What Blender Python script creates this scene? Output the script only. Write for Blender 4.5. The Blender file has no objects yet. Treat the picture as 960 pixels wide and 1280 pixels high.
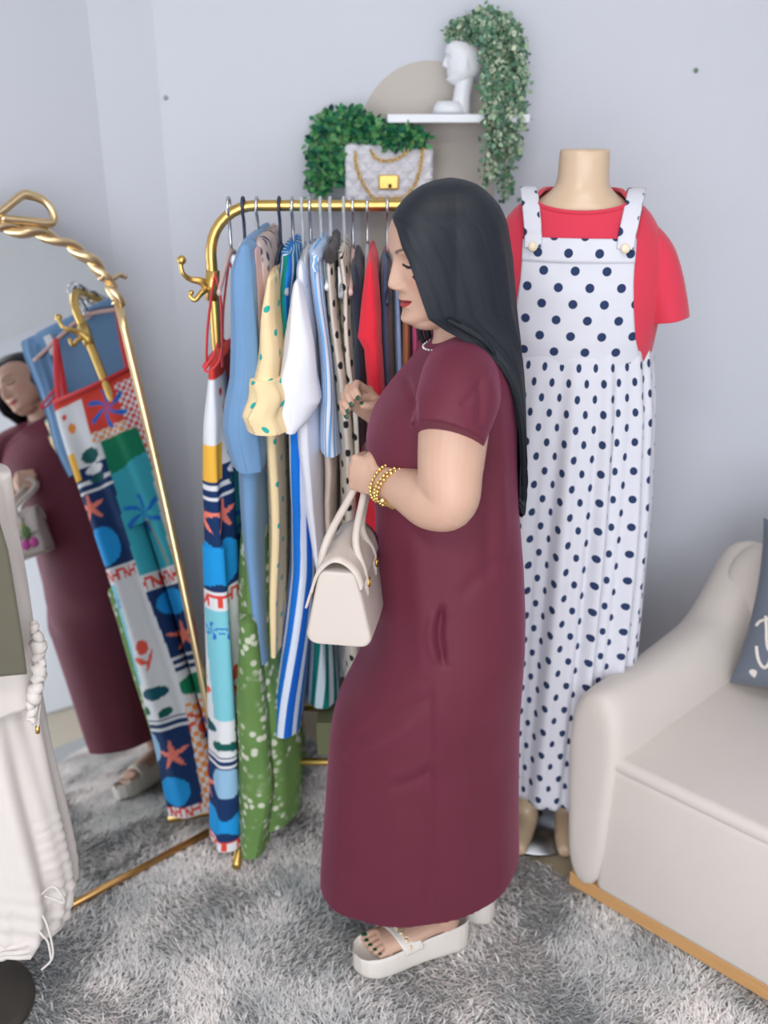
import bpy, bmesh, math, random
import numpy as np
from mathutils import Vector, Matrix, Euler, noise
random.seed(7); rng = np.random.default_rng(7)
PI = math.pi
sc = bpy.context.scene
COL = sc.collection
# ------------------------------------------------------------------ camera, light, exposure
CAM_H = 1.75; PITCH = math.radians(22.2); FPX = 1200.0
cd = bpy.data.cameras.new('camera'); cam = bpy.data.objects.new('camera', cd); COL.objects.link(cam)
cam.location = (0, 0, CAM_H); cam.rotation_euler = (PI/2 - PITCH, 0, 0)
cd.sensor_fit = 'VERTICAL'; cd.sensor_height = 36; cd.sensor_width = 27; cd.lens = 36*FPX/1280
cd.clip_start = 0.05
cd.dof.use_dof = True; cd.dof.focus_distance = 1.68; cd.dof.aperture_fstop = 2.3
sc.camera = cam
w = bpy.data.worlds.new('daylight'); sc.world = w; w.use_nodes = True
w.node_tree.nodes['Background'].inputs[0].default_value = (0.86, 0.93, 1.0, 1)
w.node_tree.nodes['Background'].inputs[1].default_value = 2.0
vs = sc.view_settings; vs.view_transform = 'Standard'; vs.look = 'None'; vs.gamma = 1; vs.exposure = 0.0
vs.use_curve_mapping = False
def area(name, loc, target, sx, sy, power, color):
    l = bpy.data.lights.new(name, 'AREA'); l.shape = 'RECTANGLE'; l.size = sx; l.size_y = sy; l.energy = power; l.color = color
    o = bpy.data.objects.new(name, l); COL.objects.link(o); o.location = loc
    o.rotation_euler = (Vector(target) - Vector(loc)).to_track_quat('-Z', 'Y').to_euler()
    return o
area('window_daylight', (-0.3, -2.35, 1.5), (0.0, 2.0, 1.15), 3.0, 2.0, 78, (0.93, 0.96, 1.0))
area('ceiling_light_front', (-0.45, -0.3, 2.66), (-0.45, -0.3, 0), 0.6, 0.6, 22, (1.0, 0.97, 0.93))
area('ceiling_light_rear', (0.35, 1.1, 2.66), (0.35, 1.1, 0), 0.6, 0.6, 7, (1.0, 0.97, 0.93))
# ------------------------------------------------------------------ helpers
def ray(x, y):
    a = (x-480)/FPX; b = (640-y)/FPX
    return Vector((a, math.cos(PITCH)+b*math.sin(PITCH), -math.sin(PITCH)+b*math.cos(PITCH)))
def P(x, y, Y):
    """the point at distance Y from the viewing spot that lies along the sight line of pixel x, y"""
    r = ray(x, y); t = Y/r.y
    return Vector((r.x*t, Y, CAM_H+r.z*t))
def interp(x, xs, ys): return np.interp(x, xs, ys)
def tag(o, label=None, cat=None, group=None, kind=None):
    if label: o['label'] = label
    if cat: o['category'] = cat
    if group: o['group'] = group
    if kind: o['kind'] = kind
    return o
def empty(name, loc, label, cat, group=None):
    o = bpy.data.objects.new(name, None); COL.objects.link(o); o.location = loc; o.empty_display_size = .05
    bpy.context.view_layer.update()
    return tag(o, label, cat, group)
def mk(name, V, F, m, parent=None, smooth=True, uv=None, col=None, attrs=None, kind=None):
    me = bpy.data.meshes.new(name)
    V = np.asarray(V, dtype=float)
    me.from_pydata([tuple(v) for v in V], [], [tuple(int(i) for i in f) for f in F])
    if smooth: me.polygons.foreach_set('use_smooth', [True]*len(me.polygons))
    if uv is not None:
        uv = np.asarray(uv, dtype=np.float32)
        li = np.zeros(len(me.loops), dtype=np.int32); me.loops.foreach_get('vertex_index', li)
        if len(uv) == len(V): data = uv[li]
        else: data = uv
        l = me.uv_layers.new(name='UVMap'); l.data.foreach_set('uv', data.astype(np.float32).ravel())
    if col is not None:
        c = np.ones((len(V), 4), dtype=np.float32); c[:, :3] = np.asarray(col)[:, :3]
        a = me.color_attributes.new('Col', 'FLOAT_COLOR', 'POINT'); a.data.foreach_set('color', c.ravel())
    if attrs:
        for k, v in attrs.items():
            a = me.attributes.new(k, 'FLOAT', 'POINT'); a.data.foreach_set('value', np.asarray(v, dtype=np.float32))
    if m: me.materials.append(m)
    me.update()
    o = bpy.data.objects.new(name, me); COL.objects.link(o)
    if parent:
        o.parent = parent; o.matrix_parent_inverse = parent.matrix_world.inverted()
    if kind: o['kind'] = kind
    return o
class MB:
    """collects shapes into one mesh"""
    def __init__(s): s.V = []; s.F = []; s.UV = []
    def add(s, V, F, uv=None):
        n = len(s.V); s.V += [tuple(v) for v in V]; s.F += [tuple(i+n for i in f) for f in F]
        s.UV += [tuple(q) for q in uv] if uv is not None else [(0, 0)]*len(V)
        return s
    def box(s, lo, hi, M=None):
        x0, y0, z0 = lo; x1, y1, z1 = hi
        V = [Vector(v) for v in [(x0,y0,z0),(x1,y0,z0),(x1,y1,z0),(x0,y1,z0),(x0,y0,z1),(x1,y0,z1),(x1,y1,z1),(x0,y1,z1)]]
        if M is not None: V = [M @ v for v in V]
        return s.add(V, [(0,3,2,1),(4,5,6,7),(0,1,5,4),(1,2,6,5),(2,3,7,6),(3,0,4,7)])
    def tube(s, path, r, n=10, cap=True, closed=False, flat=None):
        V, F, uv = tube(path, r, n, cap, closed, flat); return s.add(V, F, uv)
    def ball(s, c, r, n=10, m=8):
        V, F = ball(c, r, n, m); return s.add(V, F)
    def build(s, name, m, parent=None, **k): return mk(name, s.V, s.F, m, parent, uv=s.UV, **k)
def catmull(pts, n=6, closed=False):
    pts = [Vector(p) for p in pts]; out = []
    N = len(pts); rngN = N if closed else N-1
    for i in range(rngN):
        if closed: p0, p1, p2, p3 = pts[(i-1) % N], pts[i], pts[(i+1) % N], pts[(i+2) % N]
        else: p0, p1, p2, p3 = pts[max(i-1, 0)], pts[i], pts[i+1], pts[min(i+2, N-1)]
        for k in range(n):
            t = k/n
            out.append(0.5*((2*p1)+(-p0+p2)*t+(2*p0-5*p1+4*p2-p3)*t*t+(-p0+3*p1-3*p2+p3)*t**3))
    if not closed: out.append(pts[-1])
    return out
def tube(path, r, n=10, cap=True, closed=False, flat=None):
    """tube along path; r number or list; flat=(sx,sy,updir) makes an oval section"""
    path = [Vector(p) for p in path]; N = len(path)
    R = [r]*N if not hasattr(r, '__len__') else list(np.interp(np.linspace(0, 1, N), np.linspace(0, 1, len(r)), r))
    T = []
    for i in range(N):
        a = path[(i-1) % N] if (closed or i > 0) else path[i]
        b = path[(i+1) % N] if (closed or i < N-1) else path[i]
        t = (b-a); T.append(t.normalized() if t.length > 1e-9 else Vector((0, 0, 1)))
    ref = Vector((0, 0, 1)) if abs(T[0].z) < .9 else Vector((0, 1, 0))
    if flat: ref = Vector(flat[2])
    nrm = (ref - T[0]*ref.dot(T[0])).normalized()
    V = []; F = []; uv = []; L = 0
    for i in range(N):
        if flat: nrm = Vector(flat[2])
        nn = nrm - T[i]*nrm.dot(T[i])
        nrm = nn.normalized() if nn.length > 1e-6 else nrm
        bi = T[i].cross(nrm)
        if i: L += (path[i]-path[i-1]).length
        for j in range(n):
            a = 2*PI*j/n
            sx, sy = (flat[0], flat[1]) if flat else (1, 1)
            V.append(path[i]+nrm*(math.cos(a)*R[i]*sx)+bi*(math.sin(a)*R[i]*sy)); uv.append((j/n, L))
    for i in range(N if closed else N-1):
        i2 = (i+1) % N
        for j in range(n):
            F.append((i*n+j, i*n+(j+1) % n, i2*n+(j+1) % n, i2*n+j))
    if cap and not closed:
        V.append(path[0]); uv.append((0, 0)); c = len(V)-1
        F += [(c, (j+1) % n, j) for j in range(n)]
        V.append(path[-1]); uv.append((0, L)); c = len(V)-1; b = (N-1)*n
        F += [(c, b+j, b+(j+1) % n) for j in range(n)]
    return V, F, uv
def ball(c, r, n=10, m=8):
    c = Vector(c); r = Vector(r) if hasattr(r, '__len__') else Vector((r, r, r))
    V = [c+Vector((0, 0, r.z))]; F = []
    for i in range(1, m):
        t = PI*i/m
        for j in range(n):
            a = 2*PI*j/n; V.append(c+Vector((r.x*math.sin(t)*math.cos(a), r.y*math.sin(t)*math.sin(a), r.z*math.cos(t))))
    V.append(c-Vector((0, 0, r.z)))
    F += [(0, 1+j, 1+(j+1) % n) for j in range(n)]
    for i in range(m-2):
        b = 1+i*n
        F += [(b+j, b+n+j, b+n+(j+1) % n, b+(j+1) % n) for j in range(n)]
    b = 1+(m-2)*n; F += [(b+j, len(V)-1, b+(j+1) % n) for j in range(n)]
    return V, F
def rings(R, closed=True, cap0=False, cap1=False):
    """R: array (rows, n, 3) -> V, F, uv in metres"""
    R = np.asarray(R, dtype=float); nr, n, _ = R.shape
    V = R.reshape(-1, 3); F = []
    for i in range(nr-1):
        for j in range(n if closed else n-1):
            j2 = (j+1) % n
            F.append((i*n+j, i*n+j2, (i+1)*n+j2, (i+1)*n+j))
    V = list(map(tuple, V))
    if cap0: V.append(tuple(R[0].mean(0))); c = len(V)-1; F += [(c, (j+1) % n, j) for j in range(n)]
    if cap1: V.append(tuple(R[-1].mean(0))); c = len(V)-1; b = (nr-1)*n; F += [(c, b+j, b+(j+1) % n) for j in range(n)]
    return V, F
def grid_uv(R, closed=True):
    """per loop uv (metres around / down) so that the seam does not smear"""
    R = np.asarray(R); nr, n, _ = R.shape
    nxt = np.roll(R, -1, axis=1); seg = np.linalg.norm(nxt-R, axis=2)
    U = np.concatenate([np.zeros((nr, 1)), np.cumsum(seg, axis=1)], axis=1)
    Z = R[:, :, 2]; Z = np.concatenate([Z, Z[:, :1]], axis=1)
    out = []
    for i in range(nr-1):
        for j in range(n if closed else n-1):
            out += [(U[i, j], Z[i, j]), (U[i, j+1], Z[i, j+1]), (U[i+1, j+1], Z[i+1, j+1]), (U[i+1, j], Z[i+1, j])]
    return out
def superell(t, a, b, n=2.4):
    c, s = np.cos(t), np.sin(t)
    r = (np.abs(c)**n+np.abs(s)**n)**(-1/n)
    return r*c*a, r*s*b
def solidify(o, t, offset=-1):
    m = o.modifiers.new('thickness', 'SOLIDIFY'); m.thickness = t; m.offset = offset; return o
def bevel(o, wd, seg=3):
    m = o.modifiers.new('edges', 'BEVEL'); m.width = wd; m.segments = seg; m.limit_method = 'ANGLE'; return o
def subsurf(o, l=1):
    m = o.modifiers.new('smooth', 'SUBSURF'); m.levels = l; m.render_levels = l; return o
def remeshed(V, F, voxel, smooth=2, factor=.5):
    """one continuous surface grown over overlapping shapes: returns vertex array and faces"""
    me = bpy.data.meshes.new('tmp'); me.from_pydata([tuple(v) for v in V], [], [tuple(f) for f in F])
    o = bpy.data.objects.new('tmp', me); COL.objects.link(o)
    m = o.modifiers.new('r', 'REMESH'); m.mode = 'VOXEL'; m.voxel_size = voxel; m.adaptivity = 0
    if smooth:
        s = o.modifiers.new('s', 'SMOOTH'); s.iterations = smooth; s.factor = factor
    dg = bpy.context.evaluated_depsgraph_get(); dg.update()
    e = o.evaluated_get(dg); em = e.to_mesh()
    co = np.zeros(len(em.vertices)*3); em.vertices.foreach_get('co', co)
    faces = [tuple(p.vertices) for p in em.polygons]
    nr = np.zeros(len(em.vertices)*3); em.vertices.foreach_get('normal', nr)
    e.to_mesh_clear(); bpy.data.objects.remove(o); bpy.data.meshes.remove(me)
    return co.reshape(-1, 3), faces, nr.reshape(-1, 3)
# ------------------------------------------------------------------ materials
def srgb(r, g=None, b=None):
    if g is None: r, g, b = r
    f = lambda c: (c/255/12.92) if c/255 <= .04045 else ((c/255+.055)/1.055)**2.4
    return (f(r), f(g), f(b), 1)
class NT:
    def __init__(s, name):
        s.m = bpy.data.materials.new(name); s.m.use_nodes = True; s.t = s.m.node_tree; s.b = s.t.nodes['Principled BSDF']
    def n(s, typ, **k):
        x = s.t.nodes.new(typ)
        for a, v in k.items(): setattr(x, a, v)
        return x
    def l(s, a, b): s.t.links.new(a, b)
    def setin(s, node, idx, v):
        if hasattr(v, 'links') or hasattr(v, 'is_linked'): s.l(v, node.inputs[idx])
        else: node.inputs[idx].default_value = v
    def math(s, op, a, b=0.0, c=None):
        x = s.n('ShaderNodeMath', operation=op); s.setin(x, 0, a); s.setin(x, 1, b)
        if c is not None: s.setin(x, 2, c)
        return x.outputs[0]
    def vmath(s, op, a, b=None):
        x = s.n('ShaderNodeVectorMath', operation=op); s.setin(x, 0, a)
        if b is not None: s.setin(x, 1, b)
        return x
    def mix(s, f, a, b):
        x = s.n('ShaderNodeMix', data_type='RGBA'); s.setin(x, 0, f); s.setin(x, 6, a); s.setin(x, 7, b); return x.outputs[2]
    def noise(s, scale, detail=3, vec=None, rough=.5):
        x = s.n('ShaderNodeTexNoise'); x.inputs['Scale'].default_value = scale; x.inputs['Detail'].default_value = detail; x.inputs['Roughness'].default_value = rough
        if vec is not None: s.l(vec, x.inputs['Vector'])
        return x.outputs['Fac']
    def obj(s): return s.n('ShaderNodeTexCoord').outputs['Object']
    def uv(s): return s.n('ShaderNodeTexCoord').outputs['UV']
    def ramp(s, f, lo, hi):
        x = s.n('ShaderNodeMapRange'); x.interpolation_type = 'SMOOTHSTEP'; s.setin(x, 0, f); x.inputs[1].default_value = lo; x.inputs[2].default_value = hi; return x.outputs[0]
    def bump(s, h, strength, dist=.002):
        x = s.n('ShaderNodeBump'); x.inputs['Strength'].default_value = strength; x.inputs['Distance'].default_value = dist
        s.l(h, x.inputs['Height']); s.l(x.outputs[0], s.b.inputs['Normal'])
    def attr(s, name, out='Fac'):
        x = s.n('ShaderNodeAttribute'); x.attribute_name = name; return x.outputs[out]
    def set(s, **k):
        for a, v in k.items(): s.b.inputs[a.replace('_', ' ')].default_value = v
        return s
def fabric(name, c, rough=.85, var=.08, scale=25, weave=900, bump=.25, sheen=.15, c2=None):
    t = NT(name); t.set(Roughness=rough); t.b.inputs['Sheen Weight'].default_value = sheen; t.b.inputs['Specular IOR Level'].default_value = .25
    c = srgb(c); f = t.noise(scale, 3, t.obj())
    lo = tuple(x*(1-var) for x in c[:3])+(1,); hi = tuple(min(1, x*(1+var)) for x in c[:3])+(1,)
    if c2 is not None: hi = srgb(c2)
    t.l(t.mix(f, lo, hi), t.b.inputs['Base Color'])
    t.bump(t.noise(weave, 2, t.obj()), bump, .0008)
    return t.m
def plain(name, c, rough=.5, metal=0., var=.04, scale=20, bump=0., **k):
    t = NT(name); t.set(Roughness=rough, Metallic=metal)
    c = srgb(c); f = t.noise(scale, 3, t.obj())
    t.l(t.mix(f, tuple(x*(1-var) for x in c[:3])+(1,), tuple(min(1, x*(1+var)) for x in c[:3])+(1,)), t.b.inputs['Base Color'])
    for a, v in k.items(): t.b.inputs[a.replace('_', ' ')].default_value = v
    if bump: t.bump(t.noise(scale*12, 3, t.obj()), bump, .001)
    return t.m
def dots(name, base, dot, pitch, rad, hexy=True, rough=.85, wob=0, metric='uv', off=(0, 0)):
    t = NT(name); t.set(Roughness=rough); t.b.inputs['Specular IOR Level'].default_value = .25
    mp = t.n('ShaderNodeMapping'); t.l(t.uv(), mp.inputs[0]); mp.inputs['Scale'].default_value = (1/pitch[0], 1/pitch[1], 1)
    mp.inputs['Location'].default_value = (off[0], off[1], 0)
    def one(o):
        a = t.vmath('ADD', mp.outputs[0], (o, o, 0)); b = t.vmath('FRACTION', a.outputs[0]); c = t.vmath('SUBTRACT', b.outputs[0], (.5, .5, 0))
        d = t.vmath('MULTIPLY', c.outputs[0], (pitch[0], pitch[1], 0)); return t.vmath('LENGTH', d.outputs[0]).outputs['Value']
    d = one(0.0)
    if hexy: d = t.math('MINIMUM', d, one(.5))
    f = t.ramp(d, rad*.92, rad*1.08)
    nz = t.noise(30, 2, t.obj()); bc = srgb(base)
    b2 = t.mix(nz, tuple(x*.94 for x in bc[:3])+(1,), bc)
    t.l(t.mix(f, srgb(dot), b2), t.b.inputs['Base Color'])
    t.bump(t.noise(900, 2, t.obj()), .2, .0006)
    return t.m
def stripes(name, cols, pitch, axis=0, rough=.85):
    """cols: list of (fraction_end, colour)"""
    t = NT(name); t.set(Roughness=rough); t.b.inputs['Specular IOR Level'].default_value = .25
    sp = t.n('ShaderNodeSeparateXYZ'); t.l(t.uv(), sp.inputs[0])
    f = t.math('FRACT', t.math('DIVIDE', sp.outputs[axis], pitch))
    r = t.n('ShaderNodeValToRGB'); r.color_ramp.interpolation = 'CONSTANT'; e = r.color_ramp.elements
    e[0].position = 0; e[0].color = srgb(cols[0][1]); pos = cols[0][0]
    e[1].position = pos; e[1].color = srgb(cols[1][1]); pos = cols[1][0]
    for q in cols[2:]:
        x = e.new(pos); x.color = srgb(q[1]); pos = q[0]
    t.l(f, r.inputs[0]); t.l(r.outputs[0], t.b.inputs['Base Color'])
    t.bump(t.noise(900, 2, t.obj()), .2, .0006)
    return t.m
def vcol(name, rough=.8, bump=.2, sss=0):
    t = NT(name); t.set(Roughness=rough); t.b.inputs['Specular IOR Level'].default_value = .25
    t.l(t.attr('Col', 'Color'), t.b.inputs['Base Color'])
    if bump: t.bump(t.noise(900, 2, t.obj()), bump, .0006)
    return t.m
gold = plain('brushed gold metal', (222, 184, 108), .33, 1.0, .12, 40, .1)
pale_gold = plain('pale champagne gold', (232, 205, 160), .3, 1.0, .1, 30, .15)
# ------------------------------------------------------------------ the room
def wallmat():
    t = NT('pale blue grey painted wall'); t.set(Roughness=.75)
    f = t.noise(1.6, 4, t.obj()); g = t.noise(14, 4, t.obj())
    a = t.mix(f, srgb(204, 207, 216), srgb(213, 214, 221)); t.l(t.mix(t.math('MULTIPLY', g, .25), a, srgb(205, 206, 212)), t.b.inputs['Base Color'])
    t.bump(t.noise(160, 4, t.obj()), .15, .0015); return t.m
wm = wallmat()
def slab(name, pts, z0, z1, th, m, label=None):
    """wall standing on the line p0-p1, thickness th to its left"""
    b = MB(); (x0, y0), (x1, y1) = pts; d = Vector((x1-x0, y1-y0, 0)).normalized(); nn = Vector((-d.y, d.x, 0))*th
    q = [Vector((x0, y0, 0)), Vector((x1, y1, 0)), Vector((x1, y1, 0))+nn, Vector((x0, y0, 0))+nn]
    V = [v+Vector((0, 0, z0)) for v in q]+[v+Vector((0, 0, z1)) for v in q]
    b.add(V, [(0,3,2,1),(4,5,6,7),(0,1,5,4),(1,2,6,5),(2,3,7,6),(3,0,4,7)])
    return b.build(name, m, smooth=False, kind='structure')
CZ = 2.75
slab('wall_back', [(2.35, 2.68), (-.575, 2.68)], 0, CZ, -.12, wm)
slab('wall_corner', [(-.575, 2.68), (-.715, 2.60)], 0, CZ, -.12, wm)
slab('wall_left', [(-.715, 2.60), (-1.95, 1.20)], 0, CZ, -.12, wm)
slab('wall_side', [(-1.95, 1.20), (-1.95, -2.5)], 0, CZ, -.12, wm)
slab('wall_right', [(2.35, -2.5), (2.35, 2.68)], 0, CZ, -.12, wm)
slab('wall_front_sill', [(-1.95, -2.5), (2.35, -2.5)], 0, .35, -.12, wm)
slab('wall_front_head', [(-1.95, -2.5), (2.35, -2.5)], 2.45, CZ, -.12, wm)
wf = plain('white window frame', (235, 235, 235), .4)
b = MB()
for x in (-1.95, -.55, .9, 2.30): b.box((x, -2.54, .35), (x+.05, -2.48, 2.45))
for z in (.35, 2.40): b.box((-1.95, -2.54, z), (2.35, -2.48, z+.05))
b.build('window_1', wf, smooth=False, kind='structure')
fm = NT('beige floor tile'); fm.set(Roughness=.35)
fm.l(fm.mix(fm.noise(3, 4, fm.obj()), srgb(168, 152, 128), srgb(188, 174, 150)), fm.b.inputs['Base Color'])
MB().box((-2.1, -2.7, -.1), (2.5, 2.8, -.012)).build('floor', fm.m, smooth=False, kind='structure')
MB().box((-2.1, -2.7, CZ), (2.5, 2.8, CZ+.1)).build('ceiling', plain('white ceiling paint', (225, 228, 232), .8), smooth=False, kind='structure')
fixture_white = plain("white ceiling fixture", (240, 240, 240), .4)
for k_, (x, y) in enumerate(((-.45, -.3), (.35, 1.1))):
    tag(MB().box((x-.33, y-.33, 2.675), (x+.33, y+.33, 2.75)).build('ceiling_light', fixture_white, smooth=False), ['square white ceiling panel lamp near the shop window', 'square white ceiling panel lamp above the rug and sofa'][k_], 'ceiling light')
# painted beige arch on the wall behind the shelves
b = MB(); cx, cz, rr = .115, 1.712, .178
pts = [(cx+rr*math.cos(a), cz+rr*math.sin(a)) for a in np.linspace(0, PI, 33)]+[(cx-rr, .02), (cx+rr, .02)]
V = [(x, 2.6790, z) for x, z in pts]+[(x, 2.6775, z) for x, z in pts]; n = len(pts)
b.add(V, [tuple(range(n, 2*n))]+[(i, (i+1) % n, n+(i+1) % n, n+i) for i in range(n)])
tag(b.build('painted_arch', plain('matte beige wall paint', (196, 187, 178), .8), smooth=False), 'matte beige arch painted on the back wall behind the small shelf', 'wall paint', kind='structure')
def wall_plug(px, py, c, lab):
    q = P(px, py, 2.675); bb = MB(); bb.ball(q, (.006, .004, .006), 10, 6); bb.tube([q+Vector((0, .004, 0)), q+Vector((0, -.006, 0))], .002, 6)
    tag(bb.build('wall_plug', plain('plug '+str(px), c, .6)), lab, 'wall plug')
wall_plug(870, 88, (120, 140, 120), 'tiny greenish wall plug high on the wall right of the mannequin neck')
wall_plug(207, 122, (165, 170, 178), 'tiny grey wall plug high on the wall above the gold rack corner')
# ------------------------------------------------------------------ shag rug
RA = Vector((.761, -.648, 0)); RB = Vector((-.648, -.761, 0)); RK = Vector((-.33, 2.545, 0))
RW, RL = 2.3, 2.6
rug = empty('shag_rug', RK, 'mottled white and blue grey shag rug covering the floor under everyone', 'rug')
def rug_pt(a, b_, z): return RK+RA*a+RB*b_+Vector((0, 0, z))
V = [rug_pt(0, 0, -.011), rug_pt(RW, 0, -.011), rug_pt(RW, RL, -.011), rug_pt(0, RL, -.011)]; V += [v+Vector((0, 0, .006)) for v in V]
mk('rug_backing', V, [(0,3,2,1),(4,5,6,7),(0,1,5,4),(1,2,6,5),(2,3,7,6),(3,0,4,7)], fabric('grey rug backing', (150, 152, 155), .95), rug, smooth=False)
N = 270000
# pile is denser where the room is seen from
A = rng.uniform(0, RW, N); B = rng.uniform(0, RL, N)
X = RK.x+RA.x*A+RB.x*B; Y = RK.y+RA.y*A+RB.y*B
keep = (Y > .95) & (Y < 2.75) & (np.abs(X) < .55*Y+.35); A, B, X, Y = A[keep], B[keep], X[keep], Y[keep]; N = len(X)
def fbm(x, y, s, seed=0.):
    return np.array([noise.fractal(Vector((a*s+seed, b_*s, seed)), 1.0, 2.0, 3) for a, b_ in zip(x, y)])
f1 = fbm(X, Y, 3.2, 1.); f2 = fbm(X, Y, 9., 5.); f3 = fbm(X, Y, 2.0, 9.)
ang = f3*7+rng.normal(0, .9, N); ln = rng.uniform(.5, 1, N)*.024
wd = rng.uniform(.0011, .0023, N)
dx, dy = np.cos(ang), np.sin(ang)
lean = rng.uniform(.55, 1.3, N)
base = np.stack([X, Y, np.full(N, -.006)], 1)
side = np.stack([-dy, dx, np.zeros(N)], 1)*wd[:, None]
fw = np.stack([dx, dy, np.zeros(N)], 1)
h = (ln*.72)[:, None]*np.array([0, 0, 1.])
mid = base+h*.62+fw*(ln*lean*.35)[:, None]; tip = base+h*.95+fw*(ln*lean)[:, None]
V = np.stack([base-side, base+side, mid+side*.9, mid-side*.9, tip+side*.25, tip-side*.25], 1).reshape(-1, 3)
idx = np.arange(N)*6
F = np.concatenate([np.stack([idx, idx+1, idx+2, idx+3], 1), np.stack([idx+3, idx+2, idx+4, idx+5], 1)])
m = np.clip(.62+f1*.55+f2*.35+rng.normal(0, .12, N), 0, 1)[:, None]
c = np.array(srgb(166, 171, 172)[:3])*(1-m)+np.array(srgb(243, 235, 231)[:3])*m
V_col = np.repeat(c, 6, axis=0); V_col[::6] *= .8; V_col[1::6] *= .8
me = bpy.data.meshes.new('rug_pile'); me.vertices.add(len(V)); me.vertices.foreach_set('co', V.ravel())
me.loops.add(len(F)*4); me.loops.foreach_set('vertex_index', F.ravel().astype(np.int32))
me.polygons.add(len(F)); me.polygons.foreach_set('loop_start', np.arange(len(F), dtype=np.int32)*4); me.polygons.foreach_set('loop_total', np.full(len(F), 4, dtype=np.int32))
me.update(calc_edges=True)
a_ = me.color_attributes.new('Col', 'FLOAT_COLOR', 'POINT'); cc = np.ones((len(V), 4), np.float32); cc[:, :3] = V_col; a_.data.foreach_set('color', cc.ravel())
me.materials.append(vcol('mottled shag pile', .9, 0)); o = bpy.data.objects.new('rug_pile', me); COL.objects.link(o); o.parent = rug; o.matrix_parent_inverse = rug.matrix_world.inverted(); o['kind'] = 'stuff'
# ------------------------------------------------------------------ clothes rack
YB = 2.10; XL = -.368; XR = .262; ZB = 1.585
rack = empty('clothes_rack', (XL, YB, 0), 'gold metal clothes rack with rounded corners standing behind the woman', 'clothes rack')
R_ = .10; pr = .0115
arc = [Vector((XL+R_-R_*math.cos(a), YB, ZB-R_+R_*math.sin(a))) for a in np.linspace(0, PI/2, 10)]
arc2 = [Vector((XR-R_+R_*math.cos(a), YB, ZB-R_+R_*math.sin(a))) for a in np.linspace(PI/2, 0, 10)]
MB().tube([Vector((XL, YB, .035)), Vector((XL, YB, .8))]+arc+arc2+[Vector((XR, YB, .8)), Vector((XR, YB, .035))], pr, 14).build('rail_frame', gold, rack)
for x in (XL, XR):
    MB().tube([Vector((x, YB-.22, .03)), Vector((x, YB+.22, .03))], pr, 12).build('foot_bar', gold, rack)
for y, z in ((YB-.1, .255), (YB+.14, .255)):
    MB().tube([Vector((XL, y, z)), Vector((XR, y, z))], .0095, 12).build('shelf_bar', gold, rack)
for x in (XL, XR):
    MB().tube([Vector((x, YB-.1, .255)), Vector((x, YB+.14, .255))], .0085, 10).build('shelf_bracket', gold, rack)
hk = MB()
p0 = P(264, 352, YB)
hk.tube(catmull([P(268, 372, YB), P(262, 362, YB), P(252, 352, YB-.01), P(238, 349, YB-.02), P(229, 342, YB-.03), P(226, 331, YB-.03), P(227, 326, YB-.03)], 5), [.012, .011, .009, .006, .005, .005, .005], 10)
hk.ball(P(227, 325, YB-.03), .010, 12, 8)
hk.tube(catmull([P(262, 360, YB), P(252, 366, YB-.02), P(244, 375, YB-.03), P(238, 371, YB-.03), P(239, 366, YB-.03)], 5), [.008, .005, .0045], 8); hk.ball(P(239, 366, YB-.03), .006)
hk.tube([P(266, 338, YB), P(265, 375, YB)], .015, 12)
hk.build('coat_hook', gold, rack)
# ------------------------------------------------------------------ leaning arched mirror
MPSI = math.radians(41.84); MU = Vector((math.cos(MPSI), math.sin(MPSI), 0)); MN0 = Vector((math.sin(MPSI), -math.cos(MPSI), 0))
M0 = Vector((-.4228, 2.0626, .013))+MU*.010; MW = .62
# the tall thin panel leans back and bows a little: its tilt grows from 10 degrees at the foot
MQ = np.linspace(0, 1.8, 181); MTI = math.radians(10.04)+math.radians(5.84)*MQ
MOFF = np.concatenate([[0], np.cumsum(np.sin(MTI[:-1])*.01)]); MZ = np.concatenate([[0], np.cumsum(np.cos(MTI[:-1])*.01)])
def mnor(q):
    t = float(np.interp(q, MQ, MTI)); return MN0*math.cos(t)+Vector((0, 0, 1))*math.sin(t)
def mp(p, q, n=0.):
    return M0-MU*p-MN0*float(np.interp(q, MQ, MOFF))+Vector((0, 0, float(np.interp(q, MQ, MZ))))+mnor(q)*n
MN = mnor(1.5)
mirror = empty('floor_mirror', mp(MW/2, 0), 'tall arched floor mirror in twisted gold frame leaning left of the rack', 'mirror')
outl = [(0, .0), (0, .5), (0, 1.0), (0, 1.37), (.008, 1.415), (.030, 1.462), (.070, 1.505), (.130, 1.542), (.20, 1.562), (.265, 1.572), (.31, 1.575)]
full = outl+[(MW-p, q) for p, q in outl[-2::-1]]
sil = NT('silvered mirror glass'); sil.set(Metallic=1.0, Roughness=.012); sil.b.inputs['Base Color'].default_value = (.86, .88, .88, 1)
def panel(name, n, m):
    qs = np.concatenate([np.linspace(0, 1.37, 60), np.linspace(1.38, 1.5745, 30)]); R = []
    for q in qs:
        p0_ = float(np.interp(q, [o[1] for o in outl], [o[0] for o in outl])); R.append([tuple(mp(p0_+(MW-2*p0_)*k/16, q, n)) for k in range(17)])
    V, F = rings(np.array(R), closed=False); return mk(name, V, F, m, mirror)
panel('mirror_glass', .003, sil.m)
solidify(panel('back_board', -.004, plain('brown backing board', (120, 100, 80), .7)), .01, 1)
for p_ in (0, MW):
    MB().tube([mp(p_, q) for q in np.linspace(0, 1.37, 24)], .0125, 12).build('frame_side', pale_gold, mirror)
MB().tube([mp(-.01, 0), mp(MW+.01, 0)], .011, 12).build('frame_bottom', plain('aged gold', (196, 152, 96), .35, 1., .1, 30), mirror)
archp = catmull([mp(p, q) for p, q in full[3:-3]], 10)
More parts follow.
